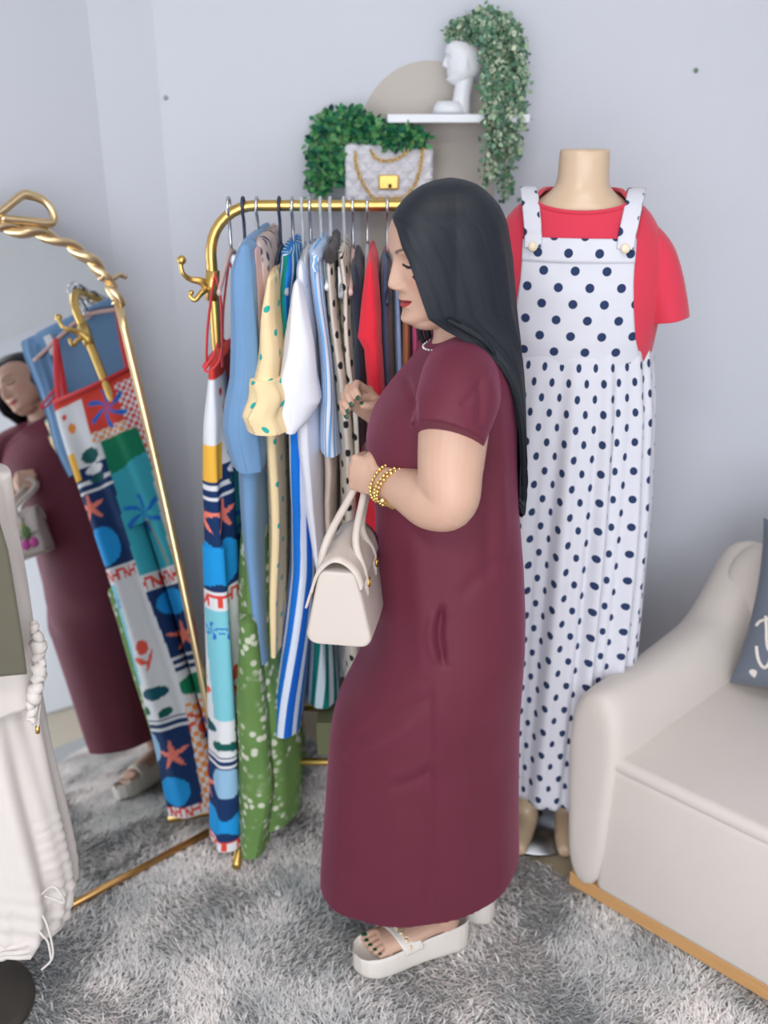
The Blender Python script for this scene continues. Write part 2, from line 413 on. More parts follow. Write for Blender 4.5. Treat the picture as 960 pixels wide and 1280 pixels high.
def twist(path, k, off, turns, rad):
    out = []; N = len(path)
    for i, c in enumerate(path):
        t = (path[min(i+1, N-1)]-path[max(i-1, 0)]).normalized(); s = t.cross(MN).normalized()
        a = turns*2*PI*i/N+k; out.append(c+(s*math.cos(a)+MN*math.sin(a))*off)
    return out
fr = MB()
for k in (0, PI): fr.tube(twist(archp, k, .008, 7, 0), [.0125, .009, .013, .009, .0125, .009, .012, .009, .0125, .009, .013, .009, .0125], 10)
fr.build('twisted_frame_arch', pale_gold, mirror)
bow = MB()
for s in (1, -1):
    lp = [(.28, 1.58), (.23, 1.592), (.19, 1.615), (.165, 1.628), (.145, 1.625), (.120, 1.612), (.108, 1.585), (.118, 1.562), (.17, 1.57), (.23, 1.58)]
    bow.tube(catmull([mp(.31+(p-.31)*s, q+.006, .012) for p, q in lp], 6), [.009, .010, .011, .009, .010, .009], 10)
bow.tube(catmull([mp(.31, 1.565, .02), mp(.31, 1.61, .02)], 4), .014, 10)
for s_ in (1, -1):
    MB().tube(catmull([mp(.31+(p-.31)*s_, q, .008) for p, q in [(.03, 1.44), (.005, 1.43), (-.018, 1.437), (-.03, 1.43), (-.036, 1.436)]], 5), [.008, .006, .003], 8).build('leaf_tip', pale_gold, mirror)
bow.build('bow_ornament', pale_gold, mirror)
# ------------------------------------------------------------------ shelves, bags, plants on the wall
shelf_m = plain('white lacquered shelf', (232, 234, 238), .35)
YW = 2.68
def shelf(x0, x1, zt, lab):
    o = MB().box((x0, YW-.16, zt-.02), (x1, YW-.0005, zt)).build('wall_shelf', shelf_m, smooth=False); bevel(o, .003, 2)
    return tag(o, lab, 'shelf', 'small white wall shelves')
z1 = 1.764; shelf(.008, .355, z1, 'upper white wall shelf carrying the white bust planter')
z2 = P(480, 257, 2.5).z+.006; shelf(-.20, .12, z2, 'lower white wall shelf carrying the quilted bag, behind the gold rail')
# head shape shared by the person and the bust planter
def head_local(nt=120, nu=100, fine=True, nose=1.0):
    us = [0, .006, .014, .022, .03, .04, .05, .065, .08, .10, .12, .14, .16, .18, .195, .207, .214, .218]
    Fp = [.062, .076, .0845, .0865, .085, .0835, .085, .0865, .086, .088, .089, .0935, .0925, .084, .069, .047, .028, .004]
    Bp = [.030, .018, .004, -.008, -.022, -.04, -.054, -.07, -.082, -.091, -.096, -.098, -.096, -.086, -.07, -.05, -.03, -.004]
    Wp = [.012, .022, .032, .041, .048, .0545, .060, .0665, .0695, .0715, .0735, .0745, .0725, .0645, .053, .037, .022, .002]
    ex = [2., 2., 2.05, 2.1, 2.1, 2.1, 2.15, 2.2, 2.25, 2.3, 2.3, 2.3, 2.3, 2.2, 2.1, 2, 2, 2]
    U = .218*(1-np.cos(np.linspace(0, PI, nu)))/2; U = .5*U+.5*np.linspace(0, .218, nu)
    sm = lambda a: np.convolve(np.pad(np.interp(U, us, a), 2, mode='edge'), np.ones(5)/5, 'valid')
    Fi, Bi, Wi, Ei = sm(Fp), sm(Bp), sm(Wp), sm(ex)
    th = np.linspace(0, 2*PI, nt, endpoint=False)
    out = np.zeros((nu, nt, 3))
    for i in range(nu):
        c = (Fi[i]+Bi[i])/2; a = (Fi[i]-Bi[i])/2
        x, y = superell(th, a, Wi[i], Ei[i]); out[i, :, 0] = c+x; out[i, :, 1] = y; out[i, :, 2] = U[i]
    f, s, u = out[..., 0].copy(), out[..., 1].copy(), out[..., 2].copy()
    front = np.clip((np.cos(th)[None, :]-.05)/.4, 0, 1)
    g = lambda s0, u0, ss, su: np.exp(-((np.abs(s)-s0)/ss)**2-((u-u0)/su)**2)
    # nose
    npf = np.interp(u, [.062, .068, .073, .078, .083, .09, .10, .112, .122, .13, .14], [0, .006, .0165, .0225, .0235, .0205, .0155, .0095, .0045, .001, 0])*nose
    ns = np.interp(u, [.06, .075, .085, .10, .12, .135], [.0105, .0115, .0095, .0075, .0075, .011])
    d = npf*np.exp(-(np.abs(s)/ns)**2.2)
    d += .0095*g(.0125, .0755, .0062, .0065)                        # nostril wings
    d -= .003*g(.007, .069, .004, .003)
    d += -.0105*g(.031, .118, .0135, .0115)+.0062*g(.031, .1155, .0105, .0075)   # sockets, lids
    d += .0045*g(.026, .135, .020, .006)                            # brow ridge
    d += .0035*g(.040, .088, .020, .016)                            # cheeks
    d += .0065*g(0, .0545, .0185, .0048)+.0075*g(0, .0425, .0155, .0056)         # lips
    d -= .0050*g(0, .0485, .020, .0018)
    d -= .0035*g(0, .034, .016, .005)
    d += .0070*g(0, .019, .017, .010)
    d -= .002*g(0, .062, .0035, .006)
    out[..., 0] = f+d*front
    # ears
    ear = np.exp(-((out[..., 0]+.004)/.011)**2-((u-.098)/.026)**2)*(np.abs(s) > .02)
    out[..., 1] += np.sign(s)*ear*.010
    return out
HL = head_local()
bust = empty('bust_planter', (.15, YW-.085, z1), 'white sculpted bust planter with ivy growing out of its top', 'planter')
white = plain('matte white ceramic', (232, 232, 236), .45, var=.02)
R = HL.copy(); k = .50
R = R*k; a = math.radians(10)
fx, sy, uz = R[..., 0].copy(), R[..., 1].copy(), R[..., 2].copy()
W = np.zeros_like(R); W[..., 0] = .20-(fx*math.cos(a)-uz*math.sin(a)*-1*.3); W[..., 1] = YW-.085-sy; W[..., 2] = z1+.062+uz+fx*math.sin(a)
W = W[:86]
V, F = rings(W, cap0=True); 
o = mk('bust_head', V, F, white, bust); solidify(o, .003)
b = MB(); b.tube(catmull([(.205, YW-.085, z1+.11), (.20, YW-.085, z1+.08), (.193, YW-.085, z1+.04), (.19, YW-.085, z1+.001)], 6), [.026, .022, .021, .026], 20); b.build('bust_neck', white, bust)
b = MB(); b.tube([(.165, YW-.085, z1+.001), (.165, YW-.085, z1+.016), (.165, YW-.085, z1+.03)], [.040, .038, .030], 24, flat=(1.1, .9, (1, 0, 0))); b.build('round_base', white, bust)
def leaf_mesh(specs):
    """specs: list of (pos, dir, normal, length, width, colour)"""
    V = []; F = []; C = []
    for p, d, nn, L, Wd, c in specs:
        s = d.cross(nn).normalized(); k = len(V)
        pts = [p, p+d*L*.35+s*Wd*.5, p+d*L*.7+s*Wd*.38, p+d*L, p+d*L*.7-s*Wd*.38, p+d*L*.35-s*Wd*.5, p+d*L*.5-nn*L*.07]
        V += pts; F += [(k, k+1, k+6), (k+1, k+2, k+6), (k+2, k+3, k+6), (k+3, k+4, k+6), (k+4, k+5, k+6), (k+5, k, k+6)]
        C += [c]*7
    return V, F, C
leafm = vcol('plant leaf', .5, 0)
def plant(name, label, strands, per, cols, L, Wd, spread, loc, seed):
    rr = random.Random(seed); root = empty(name, loc, label, 'plant')
    st = MB(); specs = []
    for s in strands:
        path = catmull([Vector(q) for q in s], 8); st.tube(path, .0012, 5)
        for i, q in enumerate(path):
            for k in range(per):
                d = Vector((rr.gauss(0, 1), rr.gauss(0, .8), rr.gauss(-.1, .9))).normalized()
                nn = Vector((rr.gauss(0, .5), -1, rr.gauss(.5, .5))).normalized()
                if abs(d.dot(nn)) > .9: continue
                c = srgb(rr.choice(cols)); f = rr.uniform(.75, 1.2); c = (c[0]*f, c[1]*f, c[2]*f)
                off = Vector((rr.gauss(0, spread), rr.gauss(0, spread*.7), rr.gauss(0, spread)))
                l = L*rr.uniform(.6, 1.2); pp = q+off; pp.y = min(pp.y, YW-.022); specs.append((pp, d, nn, l, l*Wd, c))
    st.build('stem', plain(name+' stem', (110, 130, 90), .6), root)
    V, F, C = leaf_mesh(specs); mk('foliage', V, F, leafm, root, col=C, kind='stuff', smooth=False)
    return root
def W_(px, py, dep=.085): return P(px, py, YW-dep)
rr = random.Random(3); S1 = []
top = [(598, 45)]
for i in range(26):
    x = rr.uniform(606, 652); b_ = rr.uniform(120, 200) if x > 640 else rr.uniform(110, 255)
    dp = rr.uniform(.05, .2); S1.append([W_(590+rr.uniform(-8, 6), 48), W_((590+x)/2, 22+rr.uniform(-6, 14), dp), W_(x-3, 40+rr.uniform(0, 30), dp), W_(x+rr.uniform(-4, 4), (60+b_)/2, dp), W_(x+rr.uniform(-6, 3), b_, dp)])
for i in range(5): S1.append([W_(592, 42), W_(580, 30), W_(566+rr.uniform(-4, 4), 42+rr.uniform(-8, 8))])
plant('trailing_ivy', 'pale green ivy trailing from the white bust planter past the shelf', S1, 8, [(120, 152, 128), (150, 172, 142), (96, 134, 112), (182, 194, 168), (84, 128, 92)], .015, .7, .008, (.2, YW-.085, z1+.16), 5)
S2 = []
for i in range(22):
    x = rr.uniform(394, 440); dp = rr.uniform(.03, .13)
    S2.append([W_(450+rr.uniform(-15, 15), 172, .1), W_((x+450)/2, 150+rr.uniform(-8, 14), dp), W_(x, 165+rr.uniform(0, 25), dp), W_(x+rr.uniform(-8, 5), rr.uniform(200, 244), dp)])
for i in range(9): S2.append([W_(440, 150+rr.uniform(-6, 14), .13), W_(470, 165+rr.uniform(-9, 9), .14), W_(500+rr.uniform(-8, 8), 172+rr.uniform(-4, 6), .14), W_(524, 173+rr.uniform(-3, 4), .14)][:rr.choice([3, 4, 3])])
plant('leafy_garland', 'deep green leafy trailing plant draped over the white quilted bag', S2, 7, [(40, 110, 75), (60, 135, 80), (30, 90, 75), (90, 150, 90), (110, 160, 105)], .022, .62, .008, (-.06, YW-.1, z2+.17), 8)
# quilted bag with gold chain
qb = empty('quilted_bag', (.01, YW-.09, z2), 'small white quilted handbag with gold chain and clasp on the lower shelf', 'handbag')
qm = NT('white quilted leather'); qm.set(Roughness=.35); 
sp = qm.n('ShaderNodeSeparateXYZ'); qm.l(qm.obj(), sp.inputs[0])
def tri(v): return qm.math('ABSOLUTE', qm.math('SUBTRACT', qm.math('FRACT', v), .5))
dg_ = qm.math('ADD', sp.outputs[0], sp.outputs[2]); dg2 = qm.math('SUBTRACT', sp.outputs[0], sp.outputs[2])
h_ = qm.math('MINIMUM', tri(qm.math('MULTIPLY', dg_, 26)), tri(qm.math('MULTIPLY', dg2, 26)))
qm.b.inputs['Base Color'].default_value = srgb(226, 224, 230); qm.bump(h_, 1.0, .012)
xa, xb = P(432, 250, YW-.1).x, P(540, 250, YW-.1).x; zt = P(480, 176, YW-.1).z
o = MB().box((xa, YW-.135, z2+.0005), (xb, YW-.055, zt-.004)).build('bag_body', qm.m, qb); bevel(o, .014, 4)
b = MB()
for i, px in enumerate(range(448, 536, 14)):
    for j, py in enumerate((208, 222, 236)):
        q = P(px+(j % 2)*7, py, YW-.138); b.ball(q, .0035, 8, 6)
b.build('pearl_studs', plain('pearl stud', (245, 245, 250), .15), qb, kind='stuff')
def chain(path, r_l=.007, r_w=.0038, th=.0017):
    b = MB(); path = catmull(path, 6); L = [0]
    for i in range(1, len(path)): L.append(L[-1]+(path[i]-path[i-1]).length)
    nL = max(2, int(L[-1]/(r_l*1.45)))
    for k in range(nL):
        t = (k+.5)/nL*L[-1]; i = min(np.searchsorted(L, t), len(path)-1); i = max(i, 1); c = path[i-1].lerp(path[i], (t-L[i-1])/max(1e-9, L[i]-L[i-1]))
        d = (path[i]-path[i-1]).normalized(); s = d.cross(Vector((0, -1, 0))).normalized(); q = Vector((0, -1, 0)) if k % 2 else (Vector((0, -1, 0))*.4+s*.9).normalized()
        s2 = d.cross(q).normalized()
        b.tube([c+d*(r_l*math.cos(a))+s2*(r_w*math.sin(a)) for a in np.linspace(0, 2*PI, 12, endpoint=False)], th, 6, closed=True)
    return b
ch = [P(x, y, YW-.142) for x, y in [(444, 190), (445, 205), (450, 222), (458, 236), (467, 247), (485, 248), (505, 246), (518, 232), (524, 215), (527, 200), (529, 180)]]
chain(ch).build('chain_strap', gold, qb)
ch = [P(x, y, YW-.143) for x, y in [(463, 188), (470, 198), (480, 201), (492, 200), (504, 194), (513, 184), (518, 176)]]
chain(ch).build('chain_strap', gold, qb)
q = P(486, 228, YW-.14)
o = MB().box((q.x-.026, q.y-.003, q.z-.018), (q.x+.026, q.y+.006, q.z+.018)).build('clasp', gold, qb, smooth=False); bevel(o, .005, 3)
MB().ball((q.x+.003, q.y-.004, q.z-.008), (.005, .003, .005)).build('turn_lock', plain('dark bronze lock', (70, 50, 35), .4, .8), qb)
# ------------------------------------------------------------------ sofa
SA = Vector((.731, -.682, 0)).normalized(); SB = Vector((.682, .731, 0)).normalized(); S0 = Vector((.438, 1.845, 0))
def sp_(a, b_, z): return S0+SA*a+SB*b_+Vector((0, 0, z))
SL = 1.45; SD = .76
sofa = empty('sofa', sp_(SL/2, SD/2, 0), 'cream fabric sofa with curved arms and wooden plinth at the right', 'sofa')
cream = fabric('cream sofa fabric', (214, 204, 196), .9, .03, 6, 700, .5, .25)
SM = Matrix(((SA.x, SB.x, 0, S0.x), (SA.y, SB.y, 0, S0.y), (0, 0, 1, 0), (0, 0, 0, 1)))
wood = NT('light oak'); wood.set(Roughness=.45)
mpn = wood.n('ShaderNodeMapping'); wood.l(wood.obj(), mpn.inputs[0]); mpn.inputs['Scale'].default_value = (3, 3, 60)
wood.l(wood.mix(wood.noise(3, 4, mpn.outputs[0]), srgb(196, 146, 92), srgb(214, 166, 112)), wood.b.inputs['Base Color'])
o = MB().box((.012, .012, .006), (SL-.012, SD-.012, .045), SM).build('plinth', wood.m, sofa, smooth=False); bevel(o, .003, 2)
o = MB().box((.085, .002, .045), (SL-.085, SD-.15, .405), SM).build('front_panel', cream, sofa); bevel(o, .02, 4)
o = MB().box((.075, .0, .392), (SL-.075, SD-.14, .43), SM).build('seat_cushion', cream, sofa); bevel(o, .018, 5)
sv = o.data
def arm(s):
    """arm swept from the front towards the back, its top rising into the backrest"""
    bs = np.linspace(-.012, SD-.02, 26); R = []
    for i, b_ in enumerate(bs):
        t = (b_+.012)/(SD-.008); e = min(1, (i+.6)/2.6); e = math.sqrt(1-(1-e)**2)
        top = .585-.02*math.sin(t*PI)+.155*max(0, (t-.68)/.32)**1.6
        wd = .108+.05*t; flare = .0
        ring = []
        prof = [(.010, .030), (-.004, .2), (-.022, .40), (-.022, .50), (-.006, .555), (.024, .58), (.055, .588), (.08, .578), (.10, .545), (.112, .50), (.118, .43), (.112, .3), (.108, .030)]
        for (a, z) in prof:
            k = wd/.108; zz = z if z < .2 else .2+(z-.2)*((top-.2)/(.588-.2))
            a2 = .055+(a*k-.055)*(.55+.45*e) if a*k < 1 else a; z2_ = .3+(zz-.3)*(.80+.20*e) if zz > .3 else zz
            a2 = a2 if s == 0 else SL-a2
            ring.append(sp_(a2, b_, z2_))
        R.append([tuple(q) for q in ring])
    V, F = rings(np.array(R), closed=True, cap0=True, cap1=True)
    o = mk('armrest', V, F, cream, sofa); subsurf(o, 2); return o
arm(0); arm(1)
R = []
for i, a in enumerate(np.linspace(.02, SL-.02, 24)):
    e = min(1, min(i, 23-i)/3+.35); e = math.sqrt(1-(1-e)**2)
    ring = []
    for (b_, z) in [(.575, .36), (.585, .5), (.61, .62), (.645, .70), (.665, .735), (.69, .748), (.715, .74), (.74, .70), (.75, .6), (.75, .3), (.745, .045), (.60, .045)]:
        ring.append(tuple(sp_(a, b_ if b_ > .7 else b_, .40+(z-.40)*(e if z > .4 else 1))))
    R.append(ring)
V, F = rings(np.array(R), cap0=True, cap1=True); o = mk('backrest', V, F, cream, sofa); subsurf(o, 2)
# scatter cushion with lettering, leaning on the backrest
cush_w, cush_t = .42, .12
nrm = (-SB*math.cos(math.radians(22))+Vector((0, 0, 1))*math.sin(math.radians(22))); upv = (SB*math.sin(math.radians(22))+Vector((0, 0, 1))*math.cos(math.radians(22)))
rot = Matrix.Rotation(math.radians(5), 3, nrm); ax = rot @ SA; ay = rot @ upv
cbl = P(911, 853, 1.0)
# put the lower left corner on the seat next to the backrest
r_ = ray(911, 853); t_ = (.447-CAM_H)/r_.z; corner = Vector((r_.x*t_, r_.y*t_, .447))
cc0 = corner+ax*cush_w/2+ay*cush_w/2
def cpt(u, v, side):
    """u,v in -1..1"""
    pin = 1-.10*(1-abs(u)**2*1.0)*(abs(v)**3) ; pin2 = 1-.10*(1-abs(v)**2)*(abs(u)**3)
    th = cush_t/2*((1-u**4)*(1-v**4))**.55
    return cc0+ax*(u*cush_w/2*pin2)+ay*(v*cush_w/2*pin)+nrm*th*side
cushion = empty('cushion', cc0, 'slate grey scatter cushion with cream lettering and a heart on the sofa', 'cushion')
N = 24; V = []; F = []
for side in (1, -1):
    k = len(V)
    for i in range(N+1):
        for j in range(N+1): V.append(cpt(-1+2*i/N, -1+2*j/N, side))
    for i in range(N):
        for j in range(N):
            q = (k+i*(N+1)+j, k+(i+1)*(N+1)+j, k+(i+1)*(N+1)+j+1, k+i*(N+1)+j+1); F.append(q if side == 1 else q[::-1])
mk('cushion_cover', V, F, fabric('slate grey cotton', (108, 114, 128), .9, .05, 12, 500, .4), cushion)
def on_cush(px, py):
    r = ray(px, py); n_ = nrm; t = (cc0+nrm*.05-Vector((0, 0, CAM_H))).dot(n_)/r.dot(n_); q = Vector((0, 0, CAM_H))+r*t
    d = q-cc0; u = max(-.98, min(.98, d.dot(ax)/(cush_w/2))); v = max(-.98, min(.98, d.dot(ay)/(cush_w/2))); return cpt(u, v, 1)+nrm*.001
lt = MB()
for st, r in (([(940, 781), (946, 776), (954, 774), (962, 772), (972, 768)], .0035), ([(955, 769), (957, 785), (958, 802), (961, 812), (969, 815), (976, 806)], .004),
              ([(943, 807), (945, 820), (949, 831), (955, 836), (962, 828), (966, 812), (968, 826), (974, 834)], .004), ([(980, 775), (984, 790), (990, 800), (998, 790), (1002, 776)], .004), ([(984, 812), (990, 826), (1000, 832), (1010, 820)], .004)):
    lt.tube(catmull([on_cush(*q) for q in st], 6), r, 8, flat=(.35, 1, nrm))
lt.build('lettering', plain('cream print', (222, 214, 206), .8), cushion)
ht = [(937, 838), (934, 839), (932, 842), (935, 847), (939, 851), (942, 847), (944, 842), (941, 839)]
q = [on_cush(*h) for h in ht]; c_ = sum(q, Vector())/len(q)
mk('heart_print', q+[c_+nrm*.001], [(i, (i+1) % 8, 8) for i in range(8)]+[(i, 8, (i+1) % 8) for i in []], plain('cream heart', (225, 218, 210), .8), cushion)
# ------------------------------------------------------------------ mannequin with T-shirt and dungaree dress
MY = 2.06; MYAW = math.radians(-10)
man = empty('mannequin', (.41, MY, 0), 'headless beige mannequin standing against the wall beside the sofa', 'mannequin')
skin_m = plain('glossy beige mannequin shell', (205, 178, 150), .3, var=.03)
def mrot(x, y, z, cx=.404):
    c, s = math.cos(MYAW), math.sin(MYAW)
    return (cx+x*c-y*s, MY+x*s+y*c, z)
def torso_rings(tab, n=96, e=2.3, inflate=0.):
    R = []
    for (z, cx, cy, a, b_) in tab:
        t = np.linspace(0, 2*PI, n, endpoint=False); x, y = superell(t, a+inflate, b_+inflate, e)
        R.append([mrot(cx+x[i], cy+y[i], z) for i in range(n)])
    return np.array(R)
def dens(tab, m):
    tab = np.array(tab); t0 = np.linspace(0, 1, len(tab)); z = np.linspace(0, 1, m)
    from_ = [catmull([Vector((0, 0, 0)), Vector((1, 1, 1))], 1)]
    out = []
    pts = [np.array(r) for r in tab]
    for k in z:
        x = k*(len(pts)-1); i = min(int(x), len(pts)-2); f = x-i
        p0, p1, p2, p3 = pts[max(i-1, 0)], pts[i], pts[i+1], pts[min(i+2, len(pts)-1)]
        out.append(.5*(2*p1+(-p0+p2)*f+(2*p0-5*p1+4*p2-p3)*f*f+(-p0+3*p1-3*p2+p3)*f**3))
    return out
body = [(1.697, 0, 0, .050, .050), (1.66, 0, 0, .051, .052), (1.64, 0, 0, .052, .054), (1.622, 0, 0, .058, .058), (1.607, 0, .002, .076, .066), (1.59, 0, .003, .103, .077), (1.565, 0, .004, .134, .085), (1.53, 0, .002, .150, .090), (1.50, 0, 0, .160, .092), (1.42, 0, -.005, .155, .10), (1.33, 0, -.01, .15, .105), (1.2, 0, 0, .12, .09), (1.1, 0, 0, .135, .095), (1.0, 0, 0, .165, .105), (.92, 0, 0, .17, .11), (.84, 0, 0, .15, .10)]
V, F = rings(torso_rings(dens(body, 70)), cap0=True, cap1=True); BV = list(V); BF = list(F)
for s in (-1, 1):
    leg = [(.075*s, 0, .9), (.085*s, -.01, .7), (.082*s, 0, .5), (.080*s, .012, .34), (.078*s, .012, .2), (.078*s, .01, .10), (.078*s, -.01, .055), (.078*s, -.07, .03), (.078*s, -.115, .022)]
    leg = [Vector(mrot(*q)) for q in leg]
    if s == -1:
        leg[-4] = P(658, 1000, MY); leg[-5] = P(661, 960, MY); leg[-3] = leg[-4]+Vector((-.0, -.02, -.04)); leg[-2] = leg[-3]+Vector((-.02, -.05, -.02)); leg[-1] = leg[-2]+Vector((-.01, -.05, -.006))
    v, f, _ = tube(catmull(leg, 5), [.085, .07, .052, .052, .04, .030, .030, .028, .016], 20); n0 = len(BV); BV += [tuple(q) for q in v]; BF += [tuple(i+n0 for i in q) for q in f]
cv, cf, cn = remeshed(BV, BF, .007, 2)
mk('mannequin_body', cv, cf, skin_m, man)
b = MB(); c0 = Vector(mrot(0, 0, 0)); b.tube([c0+Vector((.0, .03, -.003)), c0+Vector((0, .03, .006))], .14, 40); b.tube([c0+Vector((.02, .05, .0)), c0+Vector((.02, .05, .35))], .008, 10)
b.build('stand_plate', plain('brushed steel plate', (170, 172, 175), .3, 1.), man)
# red T-shirt
red = fabric('coral red jersey', (208, 56, 78), .8, .05, 9, 700, .3, .2)
def dz(z, lo, hi): return np.clip((z-lo)/(hi-lo), 0, 1)
tee = empty('tshirt', mrot(0, 0, 1.2), 'coral red short-sleeved T-shirt on the headless mannequin', 'tshirt')
tab = [(1.616, 0, .004, .080, .070), (1.609, 0, .004, .090, .076), (1.594, 0, .004, .116, .085), (1.565, 0, .004, .146, .092), (1.51, 0, 0, .172, .102), (1.43, 0, -.004, .182, .112), (1.33, 0, -.006, .172, .117), (1.2, 0, 0, .158, .11), (1.1, 0, 0, .16, .11), (1.02, 0, 0, .178, .12)]
TR = torso_rings(dens(tab, 60), 96)
# dip the neckline in front
for j in range(96):
    t = 2*PI*j/96; fr_ = max(0, -math.sin(t)); col_ = TR[:, j, :].copy(); zz_ = col_[::-1, 2]; ztop_ = col_[0, 2]-.036*fr_**1.4
    znew = np.linspace(ztop_, col_[-1, 2], 60)
    for c3 in range(2): TR[:, j, c3] = np.interp(znew, zz_, col_[::-1, c3])
    TR[:, j, 2] = znew
V, F = rings(TR); TV = list(V); TF = list(F)
def sleeve(s):
    st = [(.125, 0, 1.520), (.152, -.002, 1.492), (.170, -.006, 1.45), (.184, -.012, 1.40), (.191, -.014, 1.366)]
    st = catmull([Vector(mrot(q[0]*s, q[1], q[2])) for q in st], 6)
    R = []; N = len(st)
    for i, c in enumerate(st):
        t = (st[min(i+1, N-1)]-st[max(i-1, 0)]).normalized(); u_ = Vector((0, 1, 0)); u_ = (u_-t*u_.dot(t)).normalized(); v_ = t.cross(u_)
        k = i/(N-1); ra, rb = .050+.018*k, .044+.002*k
        R.append([tuple(c+u_*ra*math.cos(a)*(1+.04*math.sin(3*a+k*4))+v_*rb*math.sin(a)) for a in np.linspace(0, 2*PI, 48, endpoint=False)])
    V, F = rings(np.array(R)); o = mk('sleeve', V, F, red, tee); solidify(o, .003); return o
o = mk('shirt_body', TV, TF, red, tee); solidify(o, .002)
sleeve(1); sleeve(-1)
nb = []
for j in range(96): nb.append(Vector(TR[0, j])+Vector((0, 0, .001)))
MB().tube(nb, .0045, 8, closed=True).build('neckband', red, tee)
# dungaree dress
dmat = dots('white cotton with navy dots', (214, 213, 222), (40, 56, 92), (.062, .064), .0090)
dun = empty('dungaree_dress', mrot(0, 0, .8), 'white dungaree dress with navy polka dots over the red T-shirt', 'dress')
def dpoint(x, z, pad=.004):
    """front surface of the dressed torso at offset x, height z"""
    zs = [r[0] for r in tab][::-1]; a = interp(z, zs, [r[3] for r in tab][::-1])+pad; b_ = interp(z, zs, [r[4] for r in tab][::-1])+pad; cy = interp(z, zs, [r[2] for r in tab][::-1])
    k = max(0, 1-abs(x/a)**2.3)**(1/2.3); return Vector(mrot(x, cy-b_*k, z))
xs = np.linspace(-1, 1, 61); zs = np.linspace(1.532, 1.27, 44); R = []; UVb = []
for z in zs:
    hw = interp(z, [1.27, 1.34, 1.40, 1.45, 1.532], [.150, .126, .117, .112, .110]); R.append([tuple(dpoint(x*hw, z, .006+.003*math.sin(z*50+x*3)*.3)) for x in xs]); UVb.append([(x*hw+.004, z) for x in xs])
V, F = rings(np.array(R), closed=False); o = mk('bib', V, F, dmat, dun, uv=np.array(UVb).reshape(-1, 2)); solidify(o, .003, 1)
R = [[tuple(dpoint(x*.1115, z, .0085)) for x in xs] for z in np.linspace(1.534, 1.488, 8)]
UVb = [[(x*.1145+.02, z*1.0+.03) for x in xs] for z in np.linspace(1.534, 1.488, 8)]
V, F = rings(np.array(R), closed=False); o = mk('bib_facing', V, F, dmat, dun, uv=np.array(UVb).reshape(-1, 2)); solidify(o, .003, 1)
for s in (-1, 1):
    path = [dpoint(.090*s, 1.515, .014), dpoint(.091*s, 1.535, .013), dpoint(.094*s, 1.560, .016), Vector(mrot(.101*s, -.060, 1.598)), Vector(mrot(.108*s, -.008, 1.622)), Vector(mrot(.107*s, .050, 1.606)), Vector(mrot(.10*s, .092, 1.53)), Vector(mrot(.085*s, .114, 1.45)), Vector(mrot(.07*s, .118, 1.36))]
    V, F, uv = tube(catmull(path, 6), .017, 12, flat=(.12, 1, (0, -.7, .7)))
    uv = [((u-.5)*.06+.03*s, v) for u, v in uv]
    # keep the strap flat on the shoulder
    P_ = catmull(path, 6); V2 = []; 
    cen = Vector(mrot(0, 0, 1.45))
    for i, c in enumerate(P_):
        t = (P_[min(i+1, len(P_)-1)]-P_[max(i-1, 0)]).normalized(); side = Vector((math.cos(MYAW), math.sin(MYAW), 0)); side = (side-t*side.dot(t)).normalized(); nn = t.cross(side).normalized()
        for j in range(12):
            a = 2*PI*j/12; V2.append(c+side*.0175*math.cos(a)+nn*.002*math.sin(a))
    V2 += [P_[0], P_[-1]]
    mk('strap', V2, F, dmat, dun, uv=uv)
    bq = dpoint(.090*s, 1.517, .018); bt = MB(); bt.ball(bq, (.0095, .0035, .0095), 16, 8); bt.build('button', plain('cream button', (232, 214, 186), .35), dun)
# gathered skirt
NJ = 260; NI = 90; R = []
for i in range(NI):
    k = i/(NI-1)
    row = []
    for j in range(NJ):
        t = 2*PI*j/NJ; fr_ = -math.sin(t); xx = math.cos(t)
        ztop = 1.315+.055*xx*xx-.012*max(0, fr_)
        zbot = .185+.012*math.sin(3*t); z = ztop+(zbot-ztop)*k
        a = interp(k, [0, .05, .15, .35, .6, 1], [.158, .168, .184, .198, .203, .200]); b_ = interp(k, [0, .05, .15, .35, .6, 1], [.122, .130, .138, .145, .150, .160])
        amp = .0015+.016*min(1, k*2.2)**.8; ph = 1.3*math.sin(2*t+1)+.5*math.sin(5*t)+.6*k
        fold = amp*(.6*math.sin(15*t+ph)+.45*math.sin(26*t+2*ph+k)+.35*math.sin(9*t-ph))
        fold += -.03*math.exp(-((t-4.42)/.07)**2)*min(1, k*2)   # the deep pleat at the front
        x, y = superell(np.array([t]), a+fold, b_+fold, 2.2); row.append(mrot(float(x[0]), float(y[0])-.002, z))
    R.append(row)
R = np.array(R); V, F = rings(R)
o = mk('skirt', V, F, dmat, dun, uv=np.array([(uu, R[i2, j % NJ, 2]) for i in range(NI-1) for j in range(NJ) for uu, i2, j in ((j/NJ*1.86, i, j), ((j+1)/NJ*1.86, i, j+1), ((j+1)/NJ*1.86, i+1, j+1), (j/NJ*1.86, i+1, j))])); solidify(o, .002)
